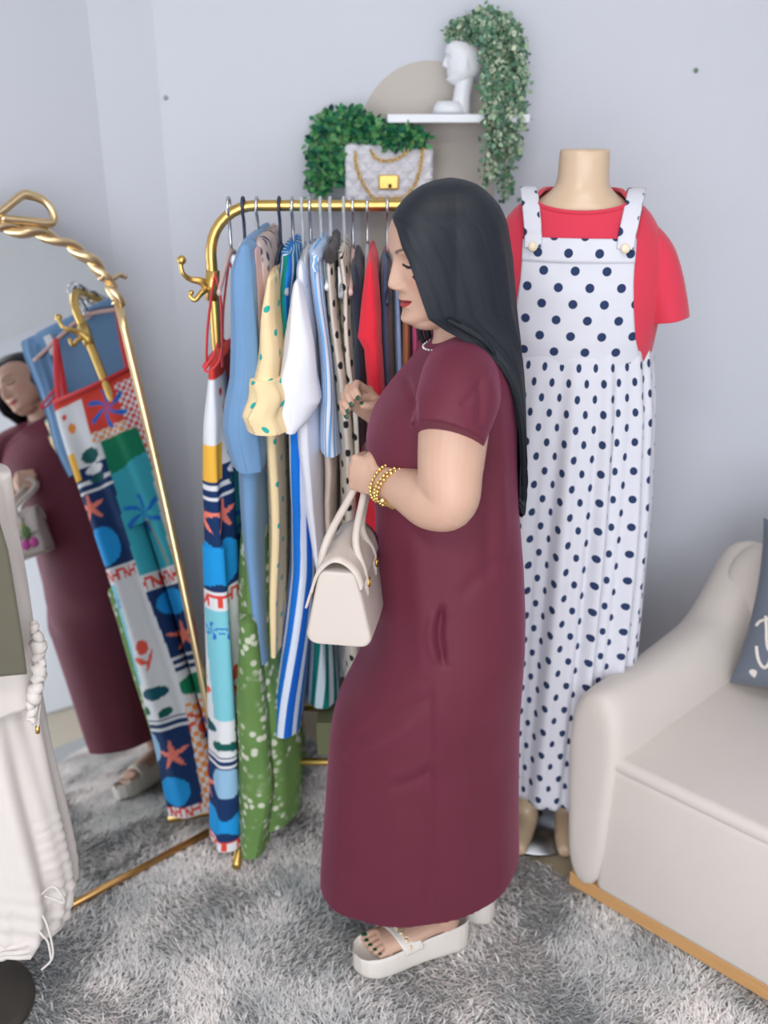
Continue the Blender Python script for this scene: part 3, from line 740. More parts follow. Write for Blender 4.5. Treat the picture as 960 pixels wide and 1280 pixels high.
# ------------------------------------------------------------------ garments on the rack
def smooth_tab(ys, xs_, y): return float(np.interp(y, ys, xs_))
def hung(name, parent, prof, Ye, Yb, m, n=64, rows=70, folds=(.004, 7), seed=0, top_round=.03, ypow=None, twist=0., kind=None, closed_bottom=False):
    """a garment seen end-on: prof = [(pixel y, left, right)] of its near edge at distance Ye; it runs back to Yb"""
    rr = random.Random(seed); ph = [rr.uniform(0, 6.28) for _ in range(6)]
    y0, y1 = prof[0][0], prof[-1][0]; ys = [p[0] for p in prof]; R = []
    for i in range(rows):
        k = i/(rows-1); y = y0+(y1-y0)*k
        xl, xr = smooth_tab(ys, [p[1] for p in prof], y), smooth_tab(ys, [p[2] for p in prof], y)
        A = P(xl, y, Ye); B = P(xr, y, Ye); z = A.z; cx = (A.x+B.x)/2; a = max(.002, (B.x-A.x)/2)
        ye = Ye if ypow is None else Yb-(Yb-Ye)*float(np.interp(k, *ypow))
        cy = (ye+Yb)/2; b_ = (Yb-ye)/2; e = min(1, (k+.002)/top_round) if top_round else 1; e = math.sqrt(max(.02, 1-(1-e)**2)); ring = []
        amp = folds[0]*min(1, .25+k*2)
        for j in range(n):
            t = 2*PI*j/n; x, y_ = superell(np.array([t]), a*e, b_*(.8+.2*e), 2.5)
            f = amp*(math.sin(folds[1]*t+ph[0]+k*1.5)+.6*math.sin((folds[1]*2-1)*t+ph[1]-k)+.5*math.sin(3*t+ph[2]+4*k))*abs(math.cos(t))**.3
            w_ = .15*a*math.sin(9*k+ph[3])*math.sin(t)
            ring.append((cx+float(x[0])+f*math.copysign(1, math.cos(t))*.8+w_, cy+float(y_[0])+f*.4, z))
        R.append(ring)
    R = np.array(R); V, F = rings(R, cap0=True, cap1=closed_bottom)
    g = grid_uv(R); ncap = n*(1+(1 if closed_bottom else 0)); g = g+[(0, 0)]*(3*ncap)
    return mk(name, V, F, m, parent, uv=np.array(g), kind=kind)
YN = YB-.20; YF = YB+.17
steel = plain('polished steel wire', (205, 208, 212), .2, 1.)
navyp = plain('dark blue plastic', (40, 52, 78), .4); clearp = NT('clear plastic'); clearp.set(Roughness=.12, IOR=1.45); clearp.b.inputs['Base Color'].default_value = srgb(225, 230, 235); clearp.b.inputs['Transmission Weight'].default_value = .55
clearp = clearp.m; pinkp = plain('pink plastic', (214, 178, 172), .35); whitep = plain('white plastic', (232, 234, 238), .35); velvet = fabric('grey blue velvet', (120, 122, 160), .8)
def hanger(x, znk, hookm, bodym, label, clip=None, half=.19, drop=.055, r=.0035, rb=.0045, grp='hangers on the gold rail'):
    h = empty('clothes_hanger', (x, YB, ZB), label, 'hanger', grp)
    zt_ = ZB+pr+r+.0005; c = [Vector((x, YB+.018*math.cos(a), ZB+.0+(pr+r+.0005)*math.sin(a)*1.0)) for a in np.linspace(-.6, PI, 12)]
    c = [Vector((x, YB+(pr+r+.001)*math.cos(a), ZB+(pr+r+.001)*math.sin(a))) for a in np.linspace(-.5, PI, 12)]
    c += [Vector((x, YB-(pr+r)*.9, ZB-.014)), Vector((x, YB-.002, ZB-.032)), Vector((x, YB, znk))]
    MB().tube(catmull(c, 3), r, 8).build('hook', hookm, h)
    pts = [Vector((x, YB-half, znk-drop)), Vector((x, YB-half*.5, znk-drop*.42)), Vector((x, YB, znk+.002)), Vector((x, YB+half*.5, znk-drop*.42)), Vector((x, YB+half, znk-drop))]
    MB().tube(catmull(pts, 6), rb, 8, flat=(1, 1.5, (1, 0, 0))).build('shoulder_bar', bodym, h)
    if clip:
        for s in (-1, 1):
            o = MB().box((x-.008, YB+s*half*.72-.012, znk-drop-.012), (x+.008, YB+s*half*.72+.012, znk-.004)).build('clip', clip, h, smooth=False); bevel(o, .003, 2)
        MB().ball((x, YB-.004, znk-.003), (.014, .016, .012), 12, 8).build('collar', clip, h)
    return h
def px2x(px, z): 
    lo, hi = -2., 2.
    zc = YB*math.cos(PITCH)-(z-CAM_H)*math.sin(PITCH); return (px-480)/FPX*zc
def thing_e(name, px, z, label, cat, grp='clothes hanging on the gold rack'):
    return empty(name, (px2x(px, z), YB, z), label, cat, grp)
HP = [(287, 1.49, steel, pinkp, 'pink plastic hanger holding the sea print jumpsuit at the rack corner', None),
      (305, 1.505, navyp, navyp, 'dark blue hanger carrying the denim blue dress', whitep),
      (322, 1.50, steel, whitep, 'white clip hanger just right of the denim blue dress', None),
      (350, 1.50, navyp, navyp, 'dark blue hanger with a thick hook above the yellow dotted top', None),
      (366, 1.49, steel, clearp, 'clear hanger carrying the blue green and white striped trousers', clearp),
      (378, 1.49, clearp, clearp, 'clear plastic hanger carrying the white shirt', None),
      (388, 1.50, steel, clearp, 'clear hanger carrying the grey blouse behind the white shirt', None),
      (401, 1.495, clearp, clearp, 'clear hanger carrying the light blue striped shirt', whitep),
      (413, 1.50, clearp, whitep, 'clear hanger with white collar above the first cream spotted trousers', whitep),
      (430, 1.485, clearp, clearp, 'clear hanger with white clip above the second cream spotted piece', whitep),
      (441, 1.49, steel, pinkp, 'beige hanger carrying the navy garment', None),
      (459, 1.50, steel, clearp, 'clear hanger carrying the red dress', None),
      (484, 1.47, steel, navyp, 'dark hanger carrying the slate blue garment by her face', None),
      (505, 1.47, steel, velvet, 'grey lilac hanger hidden behind the head of the woman', None)]
for px, z, a_, b_, lab, cl in HP: hanger(px2x(px, 1.55), z, a_, b_, lab, cl)
# --- sea print jumpsuit (painted cloth): print drawn on a fine mesh in cloth coordinates
def sea_print(u, v):
    """u across 0..1 (0 = the person's left), v metres below the neckline; returns an sRGB colour"""
    W_, T_, NV, TQ, GR, RD, OR, BL, SB_, PK, YL, TE = (226, 226, 230), (214, 214, 220), (22, 52, 98), (62, 172, 190), (22, 128, 92), (222, 72, 60), (238, 150, 70), (32, 110, 205), (30, 150, 220), (240, 130, 112), (238, 182, 70), (20, 86, 88)
    x = u*.30
    def ell(cx, cy, a, b, r=0):
        dx, dy = x-cx, v-cy; c, s = math.cos(r), math.sin(r); return ((dx*c+dy*s)/a)**2+((-dx*s+dy*c)/b)**2 < 1
    def star(cx, cy, R, n=5, ph=0.3):
        dx, dy = x-cx, v-cy; r = math.hypot(dx, dy); a = math.atan2(dy, dx)+ph; k = (a*n/(2*PI)) % 1; k = abs(k-.5)*2
        return r < R*(.30+.70*k**2.2)
    def palm(cx, cy, R):
        dx, dy = x-cx, v-cy; r = math.hypot(dx, dy); a = math.atan2(dy, dx)
        return r < R and math.cos(a*6+3*r/R) > .25+.6*(r/R)**2
    def check(c1, c2, s=.012): return c1 if (int(x/s)+int(v/s)) % 2 else c2
    def letters(y0, y1):
        k = (x-.002) / .016; j = int(k); f = k-j; g = (v-y0)/(y1-y0)
        if g < .18 or g > .85: return False
        return f < .28 or (j % 3 == 0 and abs(g-.5) < .12) or (j % 3 == 1 and g < .35) or (j % 3 == 2 and abs(g-.2-f*.6) < .16)
    right = u > .5
    y = v-(.04*math.sin(u*7) if v > .2 else .02*math.sin(u*6))
    # left column: navy / shells / stars; right column: turquoise palms, then coral checks
    if v < .17:
        if v < .03: return RD
        if palm(.17, .085, .062): return BL
        if x > .21: return check(RD, W_, .011)
        if x > .10 and v < .14: return RD
        if x > .10: return check(OR, W_, .011)
        if ell(.045, .10, .012, .016): return OR
        if ell(.03, .06, .008, .008): return RD
        return W_
    if v < .30:
        if x > .235: return check(RD, W_, .011)
        if x > .12: return GR if v < .27-.25*(x-.12) else TQ
        if ell(.075, .195, .03, .022): return TE
        if ell(.075, .235, .03, .014): return W_
        if ell(.075, .262, .026, .012): return TE
        if x < .03 and v < .25: return YL
        if .26 < v < .27 or .285 < v < .293: return W_
        return NV if v > .22 else W_
    lx = x-.01*math.sin(v*9)
    if lx < .115:
        q = v; x = x+.022
        if q < .385:
            if star(.050, .335, .045): return PK
            return NV
        if q < .515:
            if ell(.05, .45, .048, .056): return SB_
            return NV
        if q < .56: return RD if letters(.515, .56) else W_
        if q < .85:
            if x < .038+.05*(.85-q):
                return BL if palm(.03, .615, .022) else (128, 200, 214)
            if ell(.075, .75, .016, .02) or ell(.06, .785, .02, .010, .5) or ell(.085, .79, .004, .03, .4): return (232, 92, 76)
            return W_
        if q < .955:
            if ell(.072, .880, .040, .018): return (16, 82, 96)
            if ell(.03, .925, .016, .012, .5) or ell(.09, .938, .02, .012, -.3): return (16, 90, 84)
            return W_
        if q < .985: return W_ if int(q*120) % 2 else NV
        if q < 1.20:
            if x < .05 and ell(.025, 1.03, .022, .04): return (150, 190, 222)
            if star(.082, 1.055, .045): return PK
            if ell(.062, 1.155, .044, .042): return SB_
            return NV
        return RD if letters(1.19, 1.235) else W_
    if lx < .225:
        q = v
        if q < .56:
            if palm(.17, .40, .056): return BL
            if abs(x-.17-.03*math.sin((q-.42)*8)) < .004 and .42 < q < .56: return (150, 140, 110)
            return TQ
        if q < .61: return RD if letters(.56, .61) else W_
        if q < .70:
            if ell(.17, .655, .044, .036): return SB_
            return NV
        if q < .80:
            if star(.17, .75, .045): return PK
            return NV
        if q < .84: return W_ if (q*100) % 2 < .8 else NV
        if q < .93:
            if ell(.17, .885, .05, .028): return GR
            return W_
        if q < 1.08:
            if palm(.19, 1.01, .05): return BL
            if palm(.15, .98, .04): return RD
            return check(OR, W_, .014)
        if ell(.18, 1.13, .045, .06): return (220, 50, 48)
        return check(OR, W_, .014)
    q = v
    if q < .50: 
        if ell(.26, .45, .012, .018): return RD
        return W_
    if q < .66: return check(OR, W_, .013)
    if q < .82:
        if ell(.265, .74, .03, .03): return RD
        return W_
    if q < .95: return GR if ell(.26, .88, .04, .02) else W_
    if q < 1.1: return NV if not star(.265, 1.03, .04) else PK
    return SB_ if ell(.26, 1.14, .04, .04) else NV
seam = vcol('sea print cotton', .8)
jl = thing_e('print_jumpsuit', 283, 1.40, 'colourful sea print jumpsuit with red straps, leftmost on the rack', 'jumpsuit')
ZT_ = 1.285
def jx(z): return float(np.interp(z, [.05, .4, .8, 1.1, ZT_], [-.402, -.385, -.372, -.362, -.352]))
def jw(z): return float(np.interp(z, [.05, .3, .7, 1.0, 1.2, ZT_], [.165, .155, .145, .145, .140, .135]))
def jumps(s0, s1, name, zlo, zhi, rows, n, gap):
    R = []; C = []
    for i in range(rows):
        z = zhi+(zlo-zhi)*i/(rows-1); hw = jw(z); ring = []; cring = []
        for j in range(n):
            t = 2*PI*j/n; xx, yy = superell(np.array([t]), 1, 1, 2.6)
            s = s0+(s1-s0)*(yy[0]+1)/2     # 0..1 across the garment, near -> far
            th = (.026+.012*(1-z/1.3))*(.45+.55*min(1, (ZT_-z)/.12)); f = .008*math.sin(s*22+z*3)*min(1, (ZT_-z)*4)
            zz = z-.06*s*(1 if z < .1 else 0)*0
            ring.append((jx(z)+float(xx[0])*th+f, YB-.035+(2*s-1)*hw+.0*z, zz))
            cring.append(srgb(*sea_print(s, max(0, ZT_-z)))[:3])
        R.append(ring); C += cring
    V, F = rings(np.array(R), cap0=True, cap1=False); C.append(C[0]); return mk(name, V, F, seam, jl, col=np.array(C))
jumps(0, 1, 'bodice', .86, ZT_, 110, 200, 0)
jumps(0, .49, 'trouser_leg', .055, .875, 210, 130, 0); jumps(.51, 1, 'trouser_leg', .075, .875, 210, 130, 0)
redb = fabric('red binding', (220, 66, 72), .8)
for s in (-1, 1):
    MB().tube(catmull([(jx(ZT_)-.016, YB-.035+s*.11, ZT_-.01), (jx(ZT_)-.012, YB-.02+s*.105, 1.35), (jx(ZT_)+.002, YB+s*.10, 1.44), (jx(ZT_)+.008, YB+s*.10, 1.452), (jx(ZT_)+.018, YB-.01+s*.105, 1.40), (jx(ZT_)+.016, YB-.03+s*.11, ZT_-.01)], 6), .009, 8, flat=(.25, 1, (1, 0, 0))).build('strap', redb, jl)
MB().tube([(jx(ZT_)-.016, YB-.035-.125, ZT_-.004), (jx(ZT_)-.024, YB-.035, ZT_-.012), (jx(ZT_)-.016, YB-.035+.125, ZT_-.004)], .006, 8).build('neck_binding', redb, jl)
q = [P(272, 430, YN+.05), P(266, 445, YN+.02), P(256, 461, YN), P(262, 464, YN), P(273, 452, YN+.02), P(277, 436, YN+.05)]
MB().tube(catmull(q, 5), .005, 8, flat=(1, .5, (0, 1, 0))).build('side_tie', redb, jl)
# --- denim blue dress
denim = fabric('denim blue cotton', (112, 150, 190), .85, .07, 14, 800, .4)
t = thing_e('denim_dress', 306, 1.45, 'denim blue long dress with a puffed sleeve, second from the left', 'dress')
hung('dress_body', t, [(300, 297, 318), (320, 290, 322), (400, 289, 324), (500, 290, 330), (600, 292, 330), (700, 300, 330), (800, 308, 334), (832, 311, 337)], YN, YF, denim, folds=(.003, 5), seed=1)
hung('sleeve', t, [(305, 298, 314), (340, 287, 320), (420, 286, 321), (480, 285, 322), (510, 280, 324), (540, 278, 326), (570, 284, 328), (592, 291, 327)], YN-.035, YN+.06, denim, folds=(.006, 6), seed=2)
# --- floral pieces behind
fl = NT('muted floral cloth'); v_ = fl.n('ShaderNodeTexVoronoi'); v_.inputs['Scale'].default_value = 38; fl.l(fl.obj(), v_.inputs[0])
fl.l(fl.mix(fl.ramp(v_.outputs[0], .25, .45), srgb(60, 62, 84), srgb(196, 176, 170)), fl.b.inputs['Base Color']); fl.set(Roughness=.85)
t = thing_e('floral_blouse', 324, 1.45, 'dark blue and beige floral blouse between the denim dress and yellow top', 'blouse')
hung('blouse_body', t, [(300, 312, 330), (330, 316, 338), (400, 318, 342), (470, 322, 346), (520, 326, 340)], YN+.02, YF, fl.m, seed=3)
t = thing_e('pink_blouse', 320, 1.45, 'dusty pink ribbed top showing beside the denim dress', 'top')
hung('top_body', t, [(310, 314, 326), (360, 316, 327), (430, 318, 328), (480, 322, 329)], YN-.004, YF-.05, fabric('dusty pink rib', (205, 170, 168)), seed=4)
# --- yellow dotted top and trousers
yel = dots('pale yellow with teal dots', (244, 218, 172), (48, 172, 160), (.075, .095), .0068, off=(.2, .1))
t = thing_e('yellow_blouse', 333, 1.42, 'pale yellow top with teal dots and a ruffled hem', 'top')
hung('top_body', t, [(345, 330, 343), (370, 325, 347), (420, 315, 352), (480, 306, 355), (505, 306, 354), (530, 310, 352)], YN-.055, YF, yel, folds=(.004, 8), seed=5)
hung('ruffle', t, [(478, 310, 352), (500, 304, 355), (525, 299, 357), (545, 302, 358)], YN-.066, YN+.08, yel, folds=(.0045, 9), seed=6, top_round=0)
t = thing_e('yellow_trousers', 338, 1.38, 'long pale yellow trousers with teal dots under the yellow top', 'trousers')
hung('trouser_leg', t, [(520, 326, 352), (600, 329, 354), (700, 331, 354), (790, 333, 353), (823, 334, 350)], YN, YF-.05, yel, seed=7, folds=(.003, 5))
# --- striped pieces
bs = stripes('bright blue and white stripes', [(.30, (24, 116, 214)), (.52, (216, 224, 240)), (.80, (20, 96, 196)), (1, (206, 218, 236))], .080)
gs = stripes('teal and white stripes', [(.45, (10, 118, 112)), (1, (206, 220, 232))], .040)
t = thing_e('striped_trousers', 372, 1.38, 'wide bright blue and white striped trousers reaching nearly to the rug', 'trousers')
hung('waistband', t, [(316, 345, 366), (345, 343, 370), (420, 346, 366), (470, 352, 368)], YN+.015, YF, stripes('blue white green waist', [(.5, (30, 120, 200)), (.75, (214, 224, 238)), (1, (12, 120, 110))], .05), seed=8, folds=(.002, 4))
hung('trouser_leg', t, [(450, 352, 374), (560, 358, 384), (640, 360, 388), (720, 358, 392), (800, 350, 386), (880, 341, 380), (923, 337, 376)], YN+.01, YF-.10, bs, seed=9, folds=(.004, 4), top_round=.02)
t = thing_e('green_striped_dress', 395, 1.38, 'teal and white striped dress, its hem showing behind the handbag', 'dress')
hung('dress_body', t, [(318, 366, 374), (420, 368, 380), (560, 374, 392), (700, 380, 402), (800, 384, 412), (886, 378, 422)], YN+.12, YF, gs, seed=10, folds=(.004, 6))
# --- white shirt
wh = fabric('white cotton', (232, 232, 242), .85, .03, 14, 800, .3)
t = thing_e('white_shirt', 374, 1.42, 'white shirt dress with a wide drooping sleeve', 'shirt')
hung('shirt_body', t, [(330, 366, 384), (400, 362, 392), (500, 362, 400), (560, 366, 402), (640, 374, 402), (700, 386, 404), (716, 392, 403)], YN-.005, YF, wh, seed=11, folds=(.003, 5))
hung('sleeve', t, [(352, 366, 376), (380, 362, 382), (430, 354, 390), (480, 346, 396), (506, 341, 400), (518, 341, 392), (530, 348, 384), (543, 356, 370)], YN-.04, YN+.03, wh, seed=12, folds=(.003, 4), top_round=.06)
t = thing_e('grey_blouse', 386, 1.42, 'thin grey blouse between the white shirt and the blue striped shirt', 'blouse')
hung('blouse_body', t, [(318, 374, 386), (360, 374, 392), (420, 380, 396), (480, 384, 398)], YN+.03, YF, fabric('thin grey viscose', (190, 188, 192)), seed=13)
# --- light blue striped shirt
lb = stripes('light blue pinstripe', [(.42, (112, 168, 222)), (1, (224, 230, 244))], .0135)
t = thing_e('striped_shirt', 405, 1.42, 'light blue and white striped shirt left of her raised hand', 'shirt')
hung('shirt_body', t, [(316, 382, 402), (350, 385, 406), (420, 394, 412), (500, 398, 422), (572, 398, 432)], YN-.012, YF, lb, seed=14, folds=(.003, 5))
hung('collar', t, [(314, 380, 404), (340, 386, 402)], YN-.02, YF-.1, lb, seed=15, folds=(.002, 4), rows=16, top_round=.4)
t = thing_e('beige_trousers', 412, 1.38, 'plain beige trousers below the light blue striped shirt', 'trousers')
hung('trouser_leg', t, [(560, 400, 420), (640, 403, 420), (700, 404, 419), (705, 405, 418)], YN+.005, YF, fabric('beige twill', (206, 186, 172)), seed=16, folds=(.002, 4), top_round=.02)
# --- cream with black spots
cs = dots('cream with black spots', (214, 204, 192), (38, 36, 42), (.058, .062), .0078, off=(.35, .2))
t = thing_e('spotted_trousers', 415, 1.42, 'cream trousers with black spots and a dark waistband held by her hand', 'trousers')
hung('waistband', t, [(308, 404, 417), (330, 404, 418)], YN+.01, YF, fabric('dark brown waist', (64, 58, 62)), seed=17, rows=14, top_round=.3)
hung('trouser_leg', t, [(326, 404, 418), (400, 408, 424), (480, 414, 436), (560, 420, 444), (640, 424, 448), (760, 428, 456), (868, 426, 458)], YN+.01, YF, cs, seed=18, folds=(.003, 5), top_round=.01)
t = thing_e('spotted_blouse', 430, 1.40, 'cream spotted blouse right of the spotted trousers', 'blouse')
hung('blouse_body', t, [(316, 419, 432), (360, 422, 438), (410, 424, 440), (460, 428, 446), (520, 436, 452), (575, 440, 454)], YN+.02, YF, cs, seed=19, folds=(.003, 6))
t = thing_e('navy_blouse', 447, 1.40, 'plain navy garment between the cream blouse and the red dress', 'blouse')
hung('top_body', t, [(330, 437, 448), (350, 436, 456), (400, 437, 458), (480, 438, 458), (560, 442, 458)], YN+.03, YF, fabric('navy crepe', (38, 44, 66), .8), seed=20)
rd = fabric('bright red crepe', (226, 44, 62), .8, .08, 12, 700, .3)
t = thing_e('red_dress', 462, 1.40, 'bright red dress hanging in front of her chest', 'dress')
hung('dress_body', t, [(323, 457, 469), (345, 458, 474), (400, 456, 478), (500, 458, 482), (600, 458, 490), (700, 440, 500)], YN+.03, YF, rd, seed=21, folds=(.004, 5))
hung('sleeve', t, [(326, 458, 468), (360, 455, 472), (400, 450, 474), (424, 447, 474), (440, 456, 476), (500, 462, 480)], YN-.005, YN+.06, rd, seed=22, folds=(.003, 4), top_round=.1)
for nm, cat, lab, pf, c, sd in [
    ('slate_cardigan', 'cardigan', 'slate blue cardigan right of the red dress', [(330, 476, 486), (380, 474, 492), (520, 476, 496), (800, 476, 500)], (72, 82, 112), 23),
    ('brown_dress', 'dress', 'dark brown dress beside the slate cardigan', [(340, 483, 491), (400, 482, 494), (800, 484, 506)], (98, 68, 62), 24),
    ('sky_blue_shirt', 'shirt', 'powder blue shirt seen below her nose', [(335, 492, 500), (400, 492, 504), (800, 494, 512)], (136, 156, 196), 25),
    ('rust_dress', 'dress', 'rust orange dress seen just below her chin', [(335, 501, 511), (400, 501, 514), (800, 502, 524)], (170, 104, 68), 26),
    ('magenta_blouse', 'blouse', 'magenta pink top right of the rust dress', [(340, 513, 520), (400, 514, 524), (700, 516, 534)], (200, 70, 128), 27),
    ('wine_red_dress', 'dress', 'wine red dress seen between her chin and hair', [(340, 522, 532), (400, 523, 536), (800, 526, 548)], (150, 42, 62), 28),
    ('charcoal_jacket', 'jacket', 'charcoal jacket at the right end of the clothes', [(335, 535, 552), (400, 536, 556), (800, 540, 570)], (58, 62, 76), 29)]:
    t = thing_e(nm, (pf[0][1]+pf[0][2])/2, 1.38, lab, cat)
    hung(cat+'_body', t, pf, YN+.05, YF, fabric(nm+' cloth', c, .85), seed=sd, folds=(.003, 5))
# --- green floral long dress near the rug
gf = NT('olive green with white florets'); v_ = gf.n('ShaderNodeTexVoronoi'); v_.inputs['Scale'].default_value = 46; gf.l(gf.obj(), v_.inputs[0]); gf.set(Roughness=.85)
nz = gf.ramp(gf.noise(9, 2, gf.obj()), .38, .52); ms = gf.math('MULTIPLY', gf.math('SUBTRACT', 1.0, gf.ramp(v_.outputs[0], .26, .50)), nz)
gf.l(gf.mix(ms, gf.mix(gf.noise(10, 2, gf.obj()), srgb(86, 122, 62), srgb(112, 146, 78)), srgb(206, 208, 188)), gf.b.inputs['Base Color'])
t = thing_e('green_floral_dress', 316, 1.30, 'long olive green dress with white flowers brushing the rug', 'dress')
hung('dress_body', t, [(560, 300, 322), (700, 296, 330), (800, 295, 344), (900, 296, 362), (1000, 297, 372), (1040, 297, 372)], YN+.015, YF, gf.m, seed=30, folds=(.007, 6), top_round=.01)
hung('front_panel', t, [(780, 296, 318), (900, 296, 336), (1000, 297, 342), (1075, 298, 330)], YN-.03, YN+.08, gf.m, seed=31, folds=(.005, 4), top_round=.02)
# --- boxes of folded clothes on the low shelf
MB().box((XL+.20, YB-.085, .2655), (XL+.33, YB+.13, .36)).build('storage_box', plain('olive box', (112, 116, 84), .8), smooth=False)
tag(bpy.data.objects['storage_box'], 'olive green box on the low bars of the rack', 'box')
tag(MB().box((XL+.345, YB-.08, .2655), (XL+.48, YB+.12, .375)).build('storage_box', plain('pale grey box', (190, 192, 198), .8), smooth=False), 'pale grey box on the low bars of the rack', 'box')
# ------------------------------------------------------------------ the woman
YP = 1.65
person = empty('person', (.12, YP, 0), 'woman with long black hair in a long maroon dress, looking down at the clothes rack', 'person')
def skinmat(name, base):
    t = NT(name); t.set(Roughness=.48); t.b.inputs['Subsurface Weight'].default_value = .12; t.b.inputs['Subsurface Radius'].default_value = (1, .35, .2); t.b.inputs['Subsurface Scale'].default_value = .006
    b_ = srgb(base); lo = srgb(tuple(c-10 for c in base))
    c = t.mix(t.noise(18, 4, t.obj()), lo, b_)
    c = t.mix(t.math('MULTIPLY', t.ramp(t.attr('blush'), 0, 1), .35), c, srgb(206, 130, 118))
    lip = t.ramp(t.attr('lip'), -.06, .10); c = t.mix(lip, c, srgb(164, 52, 54))
    c = t.mix(t.ramp(t.attr('mouth'), .2, .6), c, srgb(58, 22, 22))
    c = t.mix(t.math('MULTIPLY', t.ramp(t.attr('brow'), -.2, .7), .85), c, srgb(66, 48, 44))
    c = t.mix(t.math('MULTIPLY', t.ramp(t.attr('shadow'), 0, 1), .35), c, srgb(150, 100, 90))
    c = t.mix(t.ramp(t.attr('lash'), 0, .5), c, srgb(30, 22, 24))
    t.l(c, t.b.inputs['Base Color']); t.bump(t.noise(420, 3, t.obj()), .12, .0006)
    return t.m
PSI = math.radians(23); TH = math.radians(8)
fwv = Vector((-math.cos(PSI)*math.cos(TH), -math.sin(PSI)*math.cos(TH), -math.sin(TH)))
sdv = Vector((math.sin(PSI), -math.cos(PSI), 0)); upv_ = sdv.cross(fwv)*-1 if sdv.cross(fwv).z < 0 else sdv.cross(fwv)
HC = Vector((.101, YP-.005, 1.541)); HS = .985
R = np.zeros_like(HL)
for a_i, vec in ((0, fwv), (1, sdv)):
    for k in range(3): R[..., k] += HL[..., a_i]*vec[k]*HS
for k in range(3): R[..., k] += (HL[..., 2]-.11)*upv_[k]*HS+HC[k]
hV, hF = rings(R, cap0=True, cap1=True)
BV = list(hV); BF = list(hF)
def addt(path, r, n=18, sub=5, flat=None):
    global BV, BF
    v, f, _ = tube(catmull([Vector(p) for p in path], sub), r, n, flat=flat); k = len(BV); BV += [tuple(q) for q in v]; BF += [tuple(i+k for i in q) for q in f]
def addb(c, r, n=16, m=12):
    global BV, BF
    v, f = ball(c, r, n, m); k = len(BV); BV += [tuple(q) for q in v]; BF += [tuple(i+k for i in q) for q in f]
def L2W(f, s, u): return HC+fwv*(f*HS)+sdv*(s*HS)+upv_*((u-.11)*HS)
# neck, soft chin, chest inside the dress
addt([L2W(-.035, 0, .07), L2W(-.030, 0, .03), Vector((.140, YP, 1.405)), Vector((.142, YP, 1.34))], [.058, .053, .055, .075], 24)
addb(L2W(.045, 0, .012), (.034, .034, .020)); addb(L2W(.020, 0, .014), (.030, .036, .022))
addt([Vector((.135, YP, 1.36)), Vector((.125, YP, 1.28)), Vector((.12, YP, 1.15))], [.06, .10, .10], 20)
# near (left) arm
SH = Vector((.118, 1.505, 1.348)); EL = P(557, 622, 1.435); WR = P(479, 603, 1.545)
addt([Vector((.13, 1.60, 1.34)), SH, SH.lerp(EL, .35)+Vector((0, -.010, 0)), SH.lerp(EL, .72)+Vector((.002, -.008, 0)), EL+Vector((.006, -.002, -.004)), EL.lerp(WR, .22)+Vector((0, -.004, -.012)), EL.lerp(WR, .5)+Vector((0, -.002, -.004)), EL.lerp(WR, .78), WR], [.06, .058, .057, .053, .046, .046, .041, .033, .0285], 28, 8)
addb(EL+Vector((.002, -.004, -.010)), (.039, .038, .038), 24, 16); addb(EL.lerp(SH, .15)+Vector((-.004, 0, 0)), (.046, .046, .046), 24, 16)
def hand(W, d, n, s_up, spread, curls, thumb, scale=1.0, palm=.078, nails=True):
    """palm, four fingers and a thumb; s_up points from the middle of the palm to the index side"""
    d = d.normalized(); n = (n-d*n.dot(d)).normalized(); s = (s_up-d*s_up.dot(d)-n*s_up.dot(n)).normalized(); tips = []
    Ls = [(.043, .025, .021), (.046, .028, .022), (.043, .026, .021), (.034, .020, .019)]
    addt([W-d*.02, W+d*.015*scale, W+d*palm*.55*scale, W+d*palm*.95*scale], [x*scale for x in (.0265, .027, .033, .032)], 20, 4, flat=(.50, 1.08, n))
    for i in range(4):
        off = (1.5-i)*.0178*scale*spread; K = W+d*(palm*(1-.06*abs(i-1.2)))*scale+s*off
        addt([W+d*.02*scale+s*off*.5, K], [.011*scale, .0108*scale], 12, 3); addb(K-n*.002, (.0108*scale,)*3, 12, 8)
        p = K; a = 0; path = [p]; 
        for k in range(3):
            a += math.radians(curls[i][k]); p = p+(d*math.cos(a)+n*math.sin(a)-s*.04*(i-1.5)*spread*.3)*Ls[i][k]*scale; path.append(p)
        dense_ = [path[0], path[0].lerp(path[1], .5), path[1], path[1].lerp(path[2], .5), path[2], path[2].lerp(path[3], .6), path[3]]
        addt(dense_, [x*scale for x in (.0100, .0092, .0092, .0083, .0084, .0078, .0062)], 12, 3)
        addb(path[1], (.0094*scale,)*3, 12, 8); addb(path[2], (.0086*scale,)*3, 12, 8)
        td = (path[3]-path[2]).normalized(); nd = (d*-math.sin(a)+n*math.cos(a))*-1
        tips.append((path[3]-td*.004*scale+nd*.0056*scale, td, nd))
    tb = [W+d*.022*scale+s*.014*scale, W+d*.040*scale+s*.030*scale+n*.008*scale]+[W+d*q[0]*scale+s*q[1]*scale+n*q[2]*scale for q in thumb]
    addt(tb, [x*scale for x in (.0150, .0135, .0110, .0100, .0072)], 14, 4)
    td = (tb[-1]-tb[-2]).normalized(); nd = (s-td*s.dot(td)).normalized(); tips.append((tb[-1]-td*.004+nd*.006*scale, td, nd))
    return tips
hd = (P(444, 590, 1.590)-WR); tips1 = hand(WR, hd, Vector((.45, .85, -.15)), Vector((0, -.1, 1)), .92, [(72, 88, 55), (74, 92, 55), (76, 92, 55), (78, 90, 55)], [(.058, .032, .022), (.070, .020, .036), (.078, .004, .042)], .93)
